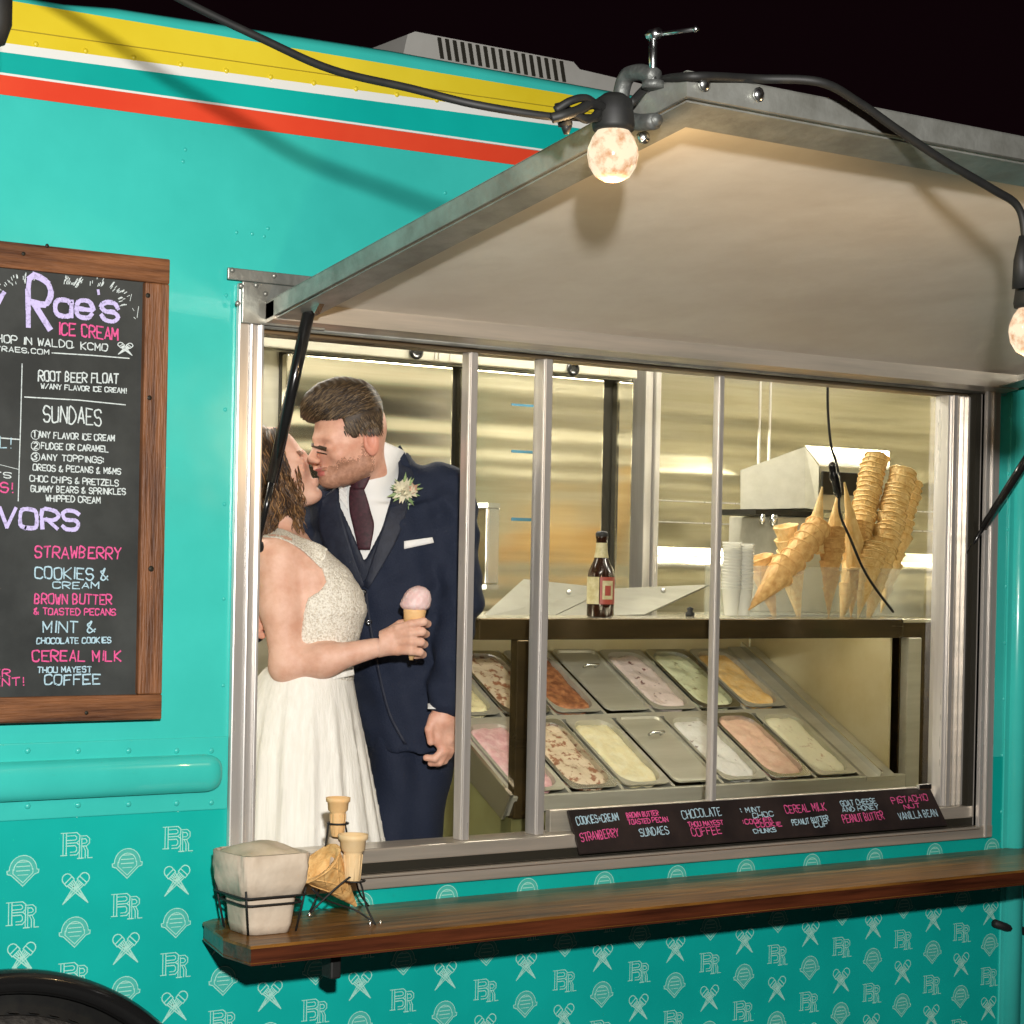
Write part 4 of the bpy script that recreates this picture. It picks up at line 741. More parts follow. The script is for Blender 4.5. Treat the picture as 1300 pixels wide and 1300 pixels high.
mb = MB(); NX = 12; V = [(bkx-.066+.132*i/NX, bky-.066+.132*j/NX, SZ+.152+.024*(math.sin(math.pi*i/NX)*math.sin(math.pi*j/NX))**.6+.002*math.sin(i*1.1+j*.7)) for j in range(NX+1) for i in range(NX+1)]
mb.add(V, [(j*(NX+1)+i, j*(NX+1)+i+1, (j+1)*(NX+1)+i+1, (j+1)*(NX+1)+i) for j in range(NX) for i in range(NX)], True); mb.build('napkins', kraftw, bk)
for z, wd in ((.083, .178), (.066, .160)):
    q = rr(wd, wd, .028, 6); q.append(q[0]); mb = MB(); mb.tube([(bkx+a*KB, bky+b*KB, SZ+z*.92) for a, b in q], .0023, 6, False); mb.build('wire_ring', black, bk)
mb = MB(); cw = rr(.15, .15, .028, 2)
for a, b in ((.07, .07), (-.07, .07), (-.07, -.07), (.07, -.07)): mb.tube([(bkx+a*.93, bky+b*.93, SZ+.09), (bkx+a*.87, bky+b*.87, SZ+.06), (bkx+a*.74, bky+b*.74, SZ+.003)], .0022, 6)
mb.build('wire_leg', black, bk)
cs = thing('cone_stand', 'black wire cone display stand next to the paper basket', 'stand', tuple(PZ(440, 1165, SZ)))
ysd = -.15
def W3(px, py, y=ysd): return P(px, py, y)
def ring(c, r, n=16, ax=None): return [c+np.array([r*math.cos(t), r*math.sin(t), 0]) for t in np.linspace(0, 6.2832, n)]
r1_ = W3(429, 1045); mb = MB(); mb.tube(ring(r1_, .021), .002, 6, False); mb.build('upper_ring', black, cs)
r2_ = W3(450, 1118, -.20); mb = MB(); mb.tube(ring(r2_, .021), .002, 6, False); mb.build('lower_ring', black, cs)
mb = MB()
for pts in ([(417, 1046, -.15), (412, 1085, -.14), (405, 1130, -.13), (393, 1158, -.12)], [(438, 1046, -.15), (446, 1085, -.13), (455, 1130, -.1), (468, 1150, -.08)], [(393, 1160, -.19), (415, 1138, -.2), (438, 1118, -.21), (447, 1114, -.21), (458, 1122, -.21), (465, 1150, -.21), (478, 1178, -.22)], [(396, 1128, -.17), (412, 1142, -.17), (450, 1155, -.17), (470, 1168, -.2)]):
    mb.tube(cat([W3(*p_) for p_ in pts], 4), .0021, 6)
mb.build('wire_frame', black, cs)
mb = MB()
for px in (470, 483, 393): mb.lathe([(.001, -.004), (.006, 0), (.001, .005)], W3(px, 1172 if px > 400 else 1162, -.2), 8)
mb.build('foot', chrome, cs)
def cake(c, label, s=1., m=cakec):
    t = thing('cake_cone', label, 'wafer cone', tuple(c)); mb = MB()
    mb.lathe([(.0125*s, -.05*s), (.0135*s, -.048*s), (.0165*s, .0), (.0175*s, .003*s), (.021*s, .006*s), (.0225*s, .022*s), (.0255*s, .024*s), (.0262*s, .033*s), (.024*s, .033*s), (.0205*s, .01*s), (.015*s, .0)], c, 24); mb.build('wafer_body', m, t)
    mb = MB()
    for k in range(10):
        a = 2*math.pi*k/10; mb.tube([c+np.array([.0137*s*math.cos(a), .0137*s*math.sin(a), -.046*s]), c+np.array([.0168*s*math.cos(a), .0168*s*math.sin(a), -.002*s])], .0009*s, 4)
    mb.build('wafer_rib', m, t)
cake(W3(429, 1032), 'tan cake cone standing in the upper ring of the wire stand', .95); cake(W3(448, 1083, -.2), 'pale cake cone standing in the lower front ring of the wire stand', 1.15, mat('pale_cake', (.74, .52, .26), .6, c2=(.80, .60, .34), nscale=30))
o = bpy.data.objects.new('waffle_cone', wm2); col.objects.link(o); A_ = W3(452, 1150, -.17); B_ = W3(407, 1098, -.17); o.location = A_; o.rotation_mode = 'QUATERNION'; o.rotation_quaternion = Vector((0, 0, 1)).rotation_difference(Vector(B_-A_)); s = np.linalg.norm(B_-A_)/.15; o.scale = (1.45, 1.45, s*1.05); tag(o, 'toasted waffle cone lying slanted in the wire stand beside the basket', 'waffle cone')
mb = MB(); mb.lathe([(.019, -.03), (.016, -.09)], W3(429, 1045), 16, caps=False); mb.build('cone_sleeve', kraft, cs)
# ============================================================ PEOPLE: bodies as smooth distance fields turned into one continuous mesh
TH_ = .52
PA = np.array([math.cos(TH_), -math.sin(TH_), 0]); PB = np.array([math.sin(TH_), math.cos(TH_), 0]); PZv = np.array([0, 0, 1.])
PO = P(430, 700, .30); MS = np.linalg.norm(PO-CAM)/FPX
def LP(px, py, v=0.):       # picture point on the person's plane moved back by v -> local (u, v, w)
    d = ray(px, py); t = ((PO+PB*v-CAM)@PB)/(d@PB); p = CAM+d*t-PO; return np.array([p@PA, p@PB, p[2]])
def LW(q): q = np.atleast_2d(q); return PO+q[:, :1]*PA+q[:, 1:2]*PB+q[:, 2:3]*PZv
def smin(a, b, k):
    h = np.clip(.5+.5*(b-a)/k, 0, 1); return b+(a-b)*h-k*h*(1-h)
def smax(a, b, k): return -smin(-a, -b, k)
def cone(Q, a, b, ra, rb):
    a, b = np.array(a), np.array(b); d = b-a; L = d@d; t = np.clip(((Q-a)@d)/L, 0, 1); return np.linalg.norm(Q-a-t[..., None]*d, axis=-1)-(ra+(rb-ra)*t)
def ell(Q, c, r): q = (Q-np.array(c)); r = np.array(r); k0 = np.linalg.norm(q/r, axis=-1); k1 = np.linalg.norm(q/r**2, axis=-1); return k0*(k0-1)/np.maximum(k1, 1e-6)
def loft(Q, secs):   # secs rows: (w, cu, cv, a, b) increasing w ; elliptical column
    S = np.array(sorted(secs)); w = np.clip(Q[..., 2], S[0, 0], S[-1, 0]); f = lambda k: np.interp(w, S[:, 0], S[:, k])
    a, b = f(3), f(4); k0 = np.sqrt(((Q[..., 0]-f(1))/a)**2+((Q[..., 1]-f(2))/b)**2); d = (k0-1)*np.minimum(a, b)*.9
    return np.maximum(d, np.maximum(Q[..., 2]-S[-1, 0], S[0, 0]-Q[..., 2]))
def nets(f, lo, hi, h):
    lo, hi = np.array(lo), np.array(hi); n = np.ceil((hi-lo)/h).astype(int)+1
    ax = [lo[i]+h*np.arange(n[i]) for i in range(3)]; G3 = np.stack(np.meshgrid(*ax, indexing='ij'), -1); D3 = f(G3).astype(np.float32)
    ins = D3 < 0; c = np.zeros(tuple(n-1), int); acc = np.zeros(tuple(n-1)+(3,)); cnt = np.zeros(tuple(n-1))
    for dx in (0, 1):
        for dy in (0, 1):
            for dz in (0, 1): c += ins[dx:n[0]-1+dx, dy:n[1]-1+dy, dz:n[2]-1+dz]
    for axis in range(3):
        o1, o2 = [a for a in range(3) if a != axis]
        for i in (0, 1):
            for j in (0, 1):
                sl0 = [None]*3; sl1 = [None]*3
                sl0[axis] = slice(0, n[axis]-1); sl1[axis] = slice(1, n[axis])
                for o, s_ in ((o1, i), (o2, j)): sl0[o] = sl1[o] = slice(s_, n[o]-1+s_)
                A_, B_ = D3[tuple(sl0)], D3[tuple(sl1)]; cr = (A_ < 0) != (B_ < 0); t = np.where(cr, A_/np.where(A_ == B_, 1, A_-B_), 0)
                acc[..., axis] += np.where(cr, t, 0); acc[..., o1] += np.where(cr, i, 0); acc[..., o2] += np.where(cr, j, 0); cnt += cr
    m = (c > 0) & (c < 8) & (cnt > 0); idx = -np.ones(m.shape, int); idx[m] = np.arange(m.sum())
    cell = np.argwhere(m); V = lo+h*(cell+acc[m]/cnt[m][:, None]); F = []
    for axis in range(3):
        o1, o2 = [(1, 2), (2, 0), (0, 1)][axis]
        sl0 = [slice(1, n[k]-1) for k in range(3)]; sl1 = list(sl0); sl0[axis] = slice(0, n[axis]-1); sl1[axis] = slice(1, n[axis])
        A_, B_ = ins[tuple(sl0)], ins[tuple(sl1)]; e = np.argwhere(A_ != B_); e2 = e.copy()
        for k in range(3):
            if k != axis: e2[:, k] += 1
        sg = A_[tuple(e.T)]
        def g(a, b):
            q = e2.copy(); q[:, o1] -= a; q[:, o2] -= b; return idx[tuple(q.T)]
        q = np.stack([g(1, 1), g(0, 1), g(0, 0), g(1, 0)], 1); q[~sg] = q[~sg][:, ::-1]; q = q[(q >= 0).all(1)]; F.append(q)
    return V, np.concatenate(F)
def smooth_v(V, F, it=2):
    n = len(V); E_ = np.concatenate([F[:, [0, 1]], F[:, [1, 2]], F[:, [2, 3]], F[:, [3, 0]]]); E_ = np.concatenate([E_, E_[:, ::-1]])
    cn = np.bincount(E_[:, 0], minlength=n)[:, None]
    for _ in range(it):
        s_ = np.stack([np.bincount(E_[:, 0], weights=V[E_[:, 1], k], minlength=n) for k in range(3)], 1)/np.maximum(cn, 1); V = V*.45+s_*.55
    return V
def body(name, f, lo, hi, h, m, parent, T=LW, it=2, mif=None):
    V, F = nets(f, lo, hi, h); V = smooth_v(V, F, it); mi = None
    if mif is not None: C3 = V[F].mean(1); mi = mif(C3).astype(int)
    me = mesh(name, T(V), F, m, True, mi); return link(name, me, parent)
def hit(px, py, f, v0=-.5, off=0., T=None):     # nearest point of a field seen at a picture point
    d = ray(px, py); d = d/np.linalg.norm(d); dl = np.array([d@PA, d@PB, d[2]]); c0 = CAM-PO; p = np.array([c0@PA, c0@PB, c0[2]]); p = p+dl*((v0-p[1])/dl[1])
    for _ in range(80):
        s_ = float(f(p[None, :])[0])-off
        if s_ < .0004: break
        p = p+dl*max(s_*.8, .0004)
        if p[1] > .5: return None
    return p
def drape(name, left, right, f, m, parent, off=.004, th=.004, nu=8, nv=24, puff=0.):
    L_ = cat([(x, y, 0) for x, y in left], 6); R_2 = cat([(x, y, 0) for x, y in right], 6)
    Li = [L_[int(round(i*(len(L_)-1)/nv))] for i in range(nv+1)]; Ri = [R_2[int(round(i*(len(R_2)-1)/nv))] for i in range(nv+1)]
    V = []; last = None; D_ = []
    for i in range(nv+1):
        for j in range(nu+1):
            q = Li[i]+(Ri[i]-Li[i])*j/nu; p = hit(q[0], q[1], f, off=off+puff*math.sin(math.pi*j/nu))
            if p is None: p = LP(q[0], q[1], last[1] if last is not None else 0.)
            last = p; V.append(p); D_.append((q[0], q[1]))
    V = np.array(V).reshape(nv+1, nu+1, 3)
    for _ in range(26):
        d_ = V[..., 1].copy(); m_ = d_.copy(); m_[1:-1] = (d_[:-2]+d_[2:]+2*d_[1:-1])/4; d2 = m_.copy()
        if nu > 1: d2[:, 1:-1] = (m_[:, :-2]+m_[:, 2:]+2*m_[:, 1:-1])/4
        V[..., 1] = d2
    V = np.array([LP(a, b, v) for (a, b), v in zip(D_, V[..., 1].ravel())]); n = len(V); B_ = V+np.array([0, th, 0]); V = np.concatenate([V, B_]); W1 = nu+1
    F = [(i*W1+j, (i+1)*W1+j, (i+1)*W1+j+1, i*W1+j+1) for i in range(nv) for j in range(nu)]
    F += [(n+i*W1+j, n+i*W1+j+1, n+(i+1)*W1+j+1, n+(i+1)*W1+j) for i in range(nv) for j in range(nu)]
    for i in range(nv): F += [(i*W1, n+i*W1, n+(i+1)*W1, (i+1)*W1), (i*W1+nu, (i+1)*W1+nu, n+(i+1)*W1+nu, n+i*W1+nu)]
    for j in range(nu): F += [(j, j+1, n+j+1, n+j), (nv*W1+j, n+nv*W1+j, n+nv*W1+j+1, nv*W1+j+1)]
    return link(name, mesh(name, LW(V), F, m, True), parent)
def secpx(rows): return [(LP(cx, py, v)[2], LP(cx, py, v)[0], v, hw*MS, hd) for py, cx, hw, v, hd in rows]
# head field in its own frame: x face, y left, z up
def head_sdf(Q, neck=True, male=True):
    c_ = .014 if male else 0
    d = ell(Q, (-.002, 0, .035), (.088, .075, .092)); d = smin(d, ell(Q, (.030, 0, -.030+c_), (.058, .055, .086)), .03)
    for s_ in (1, -1):
        d = smin(d, cone(Q, (-.005, s_*.048, -.055), (.064, s_*.014, -.094+c_), .018, .016), .03)
        d = smin(d, cone(Q, (.074, s_*.036, .014), (.087, s_*.010, .013), .010 if male else .008, .009), .016)
        d = smin(d, ell(Q, (.058, s_*.046, -.026), (.022, .017, .018)), .025)
        d = smax(d, -ell(Q, (.098, s_*.031, -.003), (.019, .019, .013)), .010)
        d = smin(d, ell(Q, (.079, s_*.031, -.006), (.012, .0135, .0095)), .005)
        e = ell(Q, (-.010, s_*.078, -.004), (.021, .011, .034)); e = smax(e, -ell(Q, (-.004, s_*.090, .002), (.013, .010, .021)), .004); e = smin(e, ell(Q, (.006, s_*.080, -.010), (.005, .006, .008)), .004); d = smin(d, e, .006)
        d = smin(d, ell(Q, (.104, s_*.011, -.036), (.009, .0075, .0075)), .006); d = smax(d, -ell(Q, (.108, s_*.006, -.044), (.006, .004, .003)), .003)
        d = smax(d, -cone(Q, (.092, s_*.020, -.044), (.078, s_*.034, -.062), .0025, .002), .010)
    d = smin(d, cone(Q, (.088, 0, .008), (.113, 0, -.029), .0065, .0100), .010)
    d = smin(d, ell(Q, (.076, 0, -.100+c_), (.019, .020, .014)), .018)
    d = smin(d, ell(Q, (.091, 0, -.062+c_*.3), (.012, .022, .0050)), .005); d = smin(d, ell(Q, (.088, 0, -.073+c_*.3), (.012, .018, .0058)), .005)
    d = smax(d, -cone(Q, (.100, -.018, -.0672+c_*.3), (.100, .018, -.0672+c_*.3), .0018, .0018), .003)
    if neck: d = smin(d, cone(Q, (-.02, 0, -.05), (-.055, 0, -.19), .056 if male else .046, .060 if male else .046), .03)
    return d
def headframe(px, py, v, pitch, yaw, scale, roll=0., flip=1):   # flip=1: faces picture left; -1: faces right. yaw>0 turns towards the camera
    o = LP(px, py, v); cp, sp_ = math.cos(pitch), math.sin(pitch); cy_, sy_ = math.cos(yaw), math.sin(yaw)
    X = np.array([-flip*cy_*cp, -sy_*cp, -sp_]); Zu = np.array([-flip*sp_*cy_, -sp_*sy_, cp]); Yl = np.cross(Zu, X)
    cr, sr = math.cos(roll), math.sin(roll); Y2 = cr*Yl+sr*Zu; Z2 = cr*Zu-sr*Yl
    Mx = np.stack([X, Y2, Z2])
    return (lambda q: (np.asarray(q)-o)@Mx.T/scale), (lambda q: o+np.asarray(q)@Mx*scale)
# ------------------------------------------------------------ GROOM
gto, gfrom = headframe(447, 561, .02, math.radians(8), math.radians(28), .95)
groom = thing('person', 'man in navy suit with burgundy tie and cream boutonniere leaning in to kiss', 'person', tuple(PO+PB*.1+np.array([.1, 0, ZF-PO[2]])))
GV = .10
tors = secpx([(640, 487, 86, GV, .105), (668, 488, 93, GV, .118), (700, 490, 94, GV, .122), (760, 499, 88, GV, .120), (830, 511, 76, GV, .118), (890, 519, 70, GV, .120), (950, 524, 66, GV, .125)])
sh1, sh2 = LP(430, 632, GV), LP(562, 618, GV-.01)
neckc = LP(482, 590, GV-.01)
def torso_core(Q, g=0.):
    d = loft(Q, [(a, b, c, e-g, f-g) for a, b, c, e, f in tors]); d = smin(d, cone(Q, sh1, sh2, .052-g, .056-g), .05)
    d = smin(d, cone(Q, LP(474, 624, GV), LP(490, 588, GV+.01), .075-g, .060-g), .04); return d
arm = [LP(572, 636, GV-.02), LP(584, 755, GV-.07), LP(564, 893, GV-.15)]
farm = [LP(418, 650, GV+.05), LP(352, 740, GV+.10), LP(322, 795, GV-.02)]
def sleeve(Q):
    wr_ = .0050*np.sin(Q[..., 2]*75+Q[..., 0]*60)*np.sin(Q[..., 1]*40+1)
    d = smin(cone(Q, arm[0], arm[1], .060, .050), cone(Q, arm[1], arm[2], .050, .037), .03)
    return d+wr_
def fsleeve(Q): return smin(cone(Q, farm[0], farm[1], .055, .046), cone(Q, farm[1], farm[2], .046, .036), .03)
Vw = [LP(x, y, 0) for x, y in ((428, 600), (433, 650), (462, 742), (484, 674), (506, 600), (503, 548), (470, 530), (430, 560))]
def wedge(Q, poly=None):
    P2 = np.array([(p[0], p[2]) for p in (poly or Vw)]); q = Q[..., [0, 2]]; d = np.full(q.shape[:-1], 1e9); s_ = np.zeros(q.shape[:-1], bool)
    for i in range(len(P2)):
        a, b = P2[i], P2[i-1]; e = b-a; w_ = q-a; t = np.clip((w_@e)/(e@e), 0, 1); d = np.minimum(d, np.linalg.norm(w_-t[..., None]*e, axis=-1))
        c1_ = (q[..., 1] >= a[1]) != (q[..., 1] >= b[1]); xi = a[0]+(q[..., 1]-a[1])*(b[0]-a[0])/((b[1]-a[1]) or 1e-9)
        s_ ^= c1_ & (q[..., 0] < xi)
    return np.where(s_, -d, d)
def hitv(PXY, f, v0=-.45, off=0., steps=46):      # many picture points at once
    PXY = np.asarray(PXY, float); d = FPX*FW+(PXY[:, :1]-650)*RT-(PXY[:, 1:]-650-SHY)*UP; d /= np.linalg.norm(d, axis=1)[:, None]
    dl = np.stack([d@PA, d@PB, d[:, 2]], 1); c0 = CAM-PO; p0 = np.array([c0@PA, c0@PB, c0[2]]); p = p0+dl*((v0-p0[1])/dl[:, 1])[:, None]; ok = np.ones(len(p), bool)
    for _ in range(steps):
        s_ = f(p)-off; p = p+dl*np.clip(s_*.85, 0, .05)[:, None]
    return p, (f(p)-off) < .006
def strands(name, paths, f, m, parent, r=.0012, off=.001, lift=None):   # paths: list of lists of picture points combed over a field
    n = len(paths[0]); A = np.array(paths, float).reshape(-1, 2); p, ok = hitv(A, f, off=off); ok = ok.reshape(-1, n); Pp = p.reshape(-1, n, 3); V = []; F = []; MI = []
    for i in range(len(paths)):
        if not ok[i].all() or np.abs(np.diff(Pp[i][:, 1])).max() > .03: continue
        q = LW(Pp[i]); 
        if lift: q = q-PB*abs(random.gauss(0, lift))*np.sin(np.linspace(.2, 3.0, n))[:, None]
        tone = random.choice((0, 0, 1, 1, 2)); b = len(V); t = np.gradient(q, axis=0); t /= np.linalg.norm(t, axis=1)[:, None]+1e-9; u = np.cross(t, PB); u /= np.linalg.norm(u, axis=1)[:, None]+1e-9
        for k in range(n):
            rr_ = r*(1-.65*(k/(n-1))**2); V += [q[k]+u[k]*rr_, q[k]-PB*rr_*1.1, q[k]-u[k]*rr_]
            if k: F += [(b+3*k-3, b+3*k, b+3*k+1, b+3*k-2), (b+3*k-2, b+3*k+1, b+3*k+2, b+3*k-1)]; MI += [tone, tone]
    return link(name, mesh(name, V, F, m, True, MI), parent)
def jacket_f(Q):
    d = smin(torso_core(Q), sleeve(Q), .018); d = smin(d, fsleeve(Q), .02)
    d = d+.0034*np.sin(Q[..., 2]*48+Q[..., 0]*75)*np.sin(Q[..., 0]*33-Q[..., 2]*14+.6)+.0022*np.sin(Q[..., 2]*95-Q[..., 0]*60+1)*np.sin(Q[..., 2]*17)
    cut = np.maximum(wedge(Q), Q[..., 1]-(GV-.0)); d = smax(d, -cut, .004)
    return smax(d, -cone(Q, LP(470, 622, GV-.01), LP(484, 552, GV-.02), .060, .088), .006)
lo_, hi_ = LP(310, 960, 0), LP(625, 560, 0)
body('suit_jacket', jacket_f, (lo_[0], -.10, lo_[2]), (hi_[0], .32, hi_[2]), .0062, navy, groom)
def legs(Q):
    d = smin(loft(Q, secpx([(1260, 498, 34, GV, .09), (1085, 500, 37, GV, .095), (960, 503, 40, GV, .11), (925, 505, 42, GV, .11)])), loft(Q, secpx([(1260, 528, 26, GV+.02, .09), (1085, 528, 30, GV+.02, .095), (960, 540, 38, GV+.02, .11), (925, 540, 40, GV+.02, .11)])), .012)
    return d+.003*np.sin(Q[..., 2]*30+Q[..., 0]*50)
lo_, hi_ = LP(440, 1260, 0), LP(600, 900, 0)
body('trousers', legs, (lo_[0], -.05, lo_[2]-.02), (hi_[0], .28, hi_[2]), .009, navy, groom)
def shirt_f(Q): return smin(torso_core(Q, .016), cone(Q, LP(466, 614, GV-.03), LP(488, 556, GV-.02), .058, .060), .02)
def shirt_c(Q):
    top = LP(484, 562, 0); return np.maximum(shirt_f(Q), (Q-LP(484, 561, GV-.02))@np.array([.35, 0, .94]))
lo_, hi_ = LP(405, 770, 0), LP(530, 540, 0)
body('shirt', shirt_c, (lo_[0], -.10, lo_[2]), (hi_[0], .22, hi_[2]), .005, shirtm, groom)
V2 = [LP(x, y, 0) for x, y in ((420, 600), (431, 640), (437, 652), (463, 712), (482, 676), (515, 600), (510, 540), (430, 540))]
def vest_f(Q):
    d = torso_core(Q, .010); return np.maximum(smax(d, -np.maximum(wedge(Q, V2), Q[..., 1]-GV), .003), np.abs(Q[..., 2]-LP(460, 700, 0)[2])-.10)
lo_, hi_ = LP(405, 765, 0), LP(530, 630, 0)
body('waistcoat', vest_f, (lo_[0], -.10, lo_[2]), (hi_[0], .12, hi_[2]), .005, navy2, groom)
drape('tie', [(444, 618), (443, 632), (444, 650), (449, 672), (455, 698)], [(461, 618), (466, 632), (471, 650), (475, 668), (470, 698)], shirt_f, tiem, groom, off=.0075, puff=.006, th=.008)
drape('tie_knot', [(440, 601), (443, 610), (447, 621)], [(472, 600), (468, 611), (463, 621)], shirt_f, tiem, groom, off=.012, puff=.012, th=.014, nv=8)
drape('collar_flap', [(430, 603), (430, 615), (431, 632)], [(441, 604), (440, 622), (442, 648)], shirt_f, shirtm, groom, off=.006, th=.003)
def tc2(Q): return np.minimum(torso_core(Q), smin(torso_core(Q), sleeve(Q), .018))
def tc(Q): return np.minimum(torso_core(Q), jacket_f(Q))
drape('lapel', [(502, 566), (506, 600), (497, 636), (484, 675), (462, 744)], [(516, 580), (526, 610), (519, 640), (504, 686), (468, 748)], tc, navy2, groom, off=.006, th=.006, puff=.003)
drape('lapel', [(408, 634), (404, 662), (412, 694), (434, 722), (458, 747)], [(428, 616), (431, 640), (438, 668), (450, 708), (463, 744)], tc, navy2, groom, off=.006, th=.006, puff=.003)
drape('jacket_collar', [(504, 568), (507, 578), (510, 590)], [(508, 565), (515, 577), (522, 594)], tc2, navy, groom, off=.010, th=.006, nv=8)
drape('pocket_square', [(513, 687), (513, 697)], [(549, 682), (551, 689)], jacket_f, shirtm, groom, off=.005, th=.004, nv=4)
for px, py in ((461, 752), (468, 790)):
    p = hit(px, py, tc, off=.002); mb = MB(); mb.lathe([(.008, 0), (.008, .003), (.003, .004), (.001, .003)], LW(p)[0], 12, -PB); mb.build('button', blackgl, groom)
drape('front_edge', [(462, 748), (467, 790), (478, 850), (492, 905), (512, 945)], [(466, 748), (471, 790), (482, 850), (496, 905), (517, 945)], tc2, navy2, groom, off=.004, th=.006, nu=2)
drape('cuff', [(543, 893), (543, 900)], [(580, 893), (580, 900)], lambda Q: cone(Q, arm[1], arm[2], .050, .037), shirtm, groom, off=.001, nv=3)
# groom's head
def mi_g(C3):
    x, y, z = C3.T; rj = rng.random(len(x)); z = z+(rj-.5)*.018*((x < .07)|(z < -.1)); x = x+(rj-.5)*.010; jaw = (z < -.040+.25*np.maximum(0, .03-x)*0)&(x > -.015)&(np.abs(C3[:, 2]+.066) > .0) & ~((x > .070)&(z > -.052)) & (z > -.14)
    lips = (np.abs(C3[:, 2]+.063) < .010)&(C3[:, 0] > .090)&(np.abs(y) < .016); x, y, z = C3.T; ear = (np.abs(y) > .0765)&(np.abs(x+.008) < .026)&(z < .026)&(z > -.045)
    r_ = np.zeros(len(x)); r_[jaw] = 1; r_[(x > -.02)&(x < .012)&(z < .0)&(np.abs(y) > .05)&(np.abs(y) < .072)&(rj > .4)] = 1; r_[ear] = 3; r_[lips] = 2; return r_
nk0, nk1 = gto(gfrom((-.025, 0, -.045))), gto(LP(480, 606, GV-.02))
hd = body('head', lambda Q: smin(head_sdf(Q, False), cone(Q, nk0, nk1, .050, .054), .03), (-.13, -.10, -.19), (.135, .10, .14), .0030, [skin, stub, lipm, earskin], groom, T=lambda V: LW(gfrom(V)), it=1, mif=mi_g)
gf = lambda q: head_sdf(gto(q), False)*.95
HP = [LP(x, y, 0) for x, y in ((380, 518), (388, 500), (403, 487), (425, 478), (442, 476), (466, 480), (483, 496), (487, 520), (485, 545), (476, 552), (470, 546), (459, 547), (453, 558), (447, 558), (440, 548), (433, 530), (420, 529), (402, 537), (388, 536))]
def ghair_core(Q):
    d = smin(ell(Q, LP(428, 510, .03), (.084, .080, .060)), ell(Q, LP(402, 514, .015), (.044, .058, .042)), .03)
    d = smin(d, ell(Q, LP(455, 527, .03), (.056, .0865, .078)), .015); return d
def ghair_u(Q): return smin(ghair_core(Q), head_sdf(gto(Q), False)*.95-.007, .012)
def ghair(Q):
    d = ghair_u(Q); s_ = Q[..., 0]*.75+Q[..., 2]*.35; d = d+.0016*np.sin(s_*420+4*np.sin(Q[..., 1]*40))*(Q[..., 2] > LP(440, 522, 0)[2])
    return smax(d, wedge(Q, HP), .006)
lo_, hi_ = LP(372, 572, 0), LP(492, 470, 0)
hr = body('hair', ghair, (lo_[0], -.10, lo_[2]), (hi_[0], .16, hi_[2]), .0032, hairm, groom, it=1)
pp = []
for k in range(2600):      # combed strands: up and back over the quiff, short strands on the side
    t = random.random(); x0 = 381+t*92; top = 478+((x0-438)/62)**2*30
    part = 534-.30*max(0, x0-425); y0 = part-random.random()*(part-top-4)*.8; l = random.uniform(8, 17); a = math.radians(random.gauss(62-.42*(x0-381), 5)); pts = []
    for j in range(5): s_ = l*j/4; pts.append((x0+math.cos(a)*s_+s_*s_*.012, y0-math.sin(a)*s_+s_*s_*.008))
    pp.append(pts)
strands('hair_strands', pp, ghair_u, GH, hr, r=.0011, off=.0007, lift=.003)['kind'] = 'stuff'
pp = []
for k in range(900):
    x0, y0 = random.uniform(436, 484), random.uniform(512, 549)
    if y0 < 538-.36*(x0-432) or (x0 < 458 and y0 > 552): continue
    pp.append([(x0, y0), (x0+1.5, y0+3), (x0+3, y0+6)])
strands('side_hair', pp, ghair_u, GH, hr, r=.0008, off=.0003)['kind'] = 'stuff'
drape('eyebrow', [(395, 562), (395, 567)], [(415, 568), (414, 573)], gf, hairm, hd, off=.0012, nv=3, th=.002)
drape('eyelash', [(402, 573), (402, 574.5)], [(415, 576), (415, 577.5)], gf, hairm, hd, off=.001, nv=2)
# boutonniere, worn on the lapel
bo = thing('boutonniere', 'cream and sage flower boutonniere pinned on the navy lapel', 'flower', tuple(LW(LP(512, 626, -.04))[0]))
bc_ = hit(513, 624, jacket_f, off=.014)
def petalset(n, m, nm, L0_, w0, spread, cx=0, cz=0, fw=.02):
    mb = MB()
    for k in range(n):
        a = 2*math.pi*k/n+random.uniform(-.2, .2); l = L0_*random.uniform(.8, 1.15); dr = np.array([math.cos(a)*spread, -fw/L0_*random.uniform(.4, 1.2), math.sin(a)*spread]); sd = np.array([-math.sin(a), 0, math.cos(a)])
        c = bc_+np.array([cx, -.004, cz]); V = [c, c+dr*l*.5+sd*w0, c+dr*l+np.array([0, -.003, 0]), c+dr*l*.5-sd*w0, c+dr*l*.5+np.array([0, .004, 0])]
        mb.add(LW(np.array(V)), [(0, 1, 4), (1, 2, 4), (2, 3, 4), (3, 0, 4)], True)
    tag(mb.build(nm, m, bo), kind='stuff')
petalset(15, leaf, 'leaves', .040, .0050, 1, fw=.008); petalset(12, petal, 'petals', .028, .005, 1, fw=.02); petalset(9, petal, 'petals', .020, .005, .9, .014, .0); petalset(7, petalp, 'petals', .014, .004, .9, .020, .006, .025); petalset(9, petal, 'petals', .018, .005, .9, -.008, .010, .02); petalset(8, leaf, 'leaves', .026, .0035, 1, -.004, -.018, .01); petalset(10, petal, 'petals', .012, .003, .9, .002, -.002, .03)
mb = MB(); mb.tube([LW(bc_+np.array(q))[0] for q in ((0, 0, 0), (-.012, .004, -.03), (-.02, .006, -.055))], .0022, 6); mb.build('stem', leaf, bo)
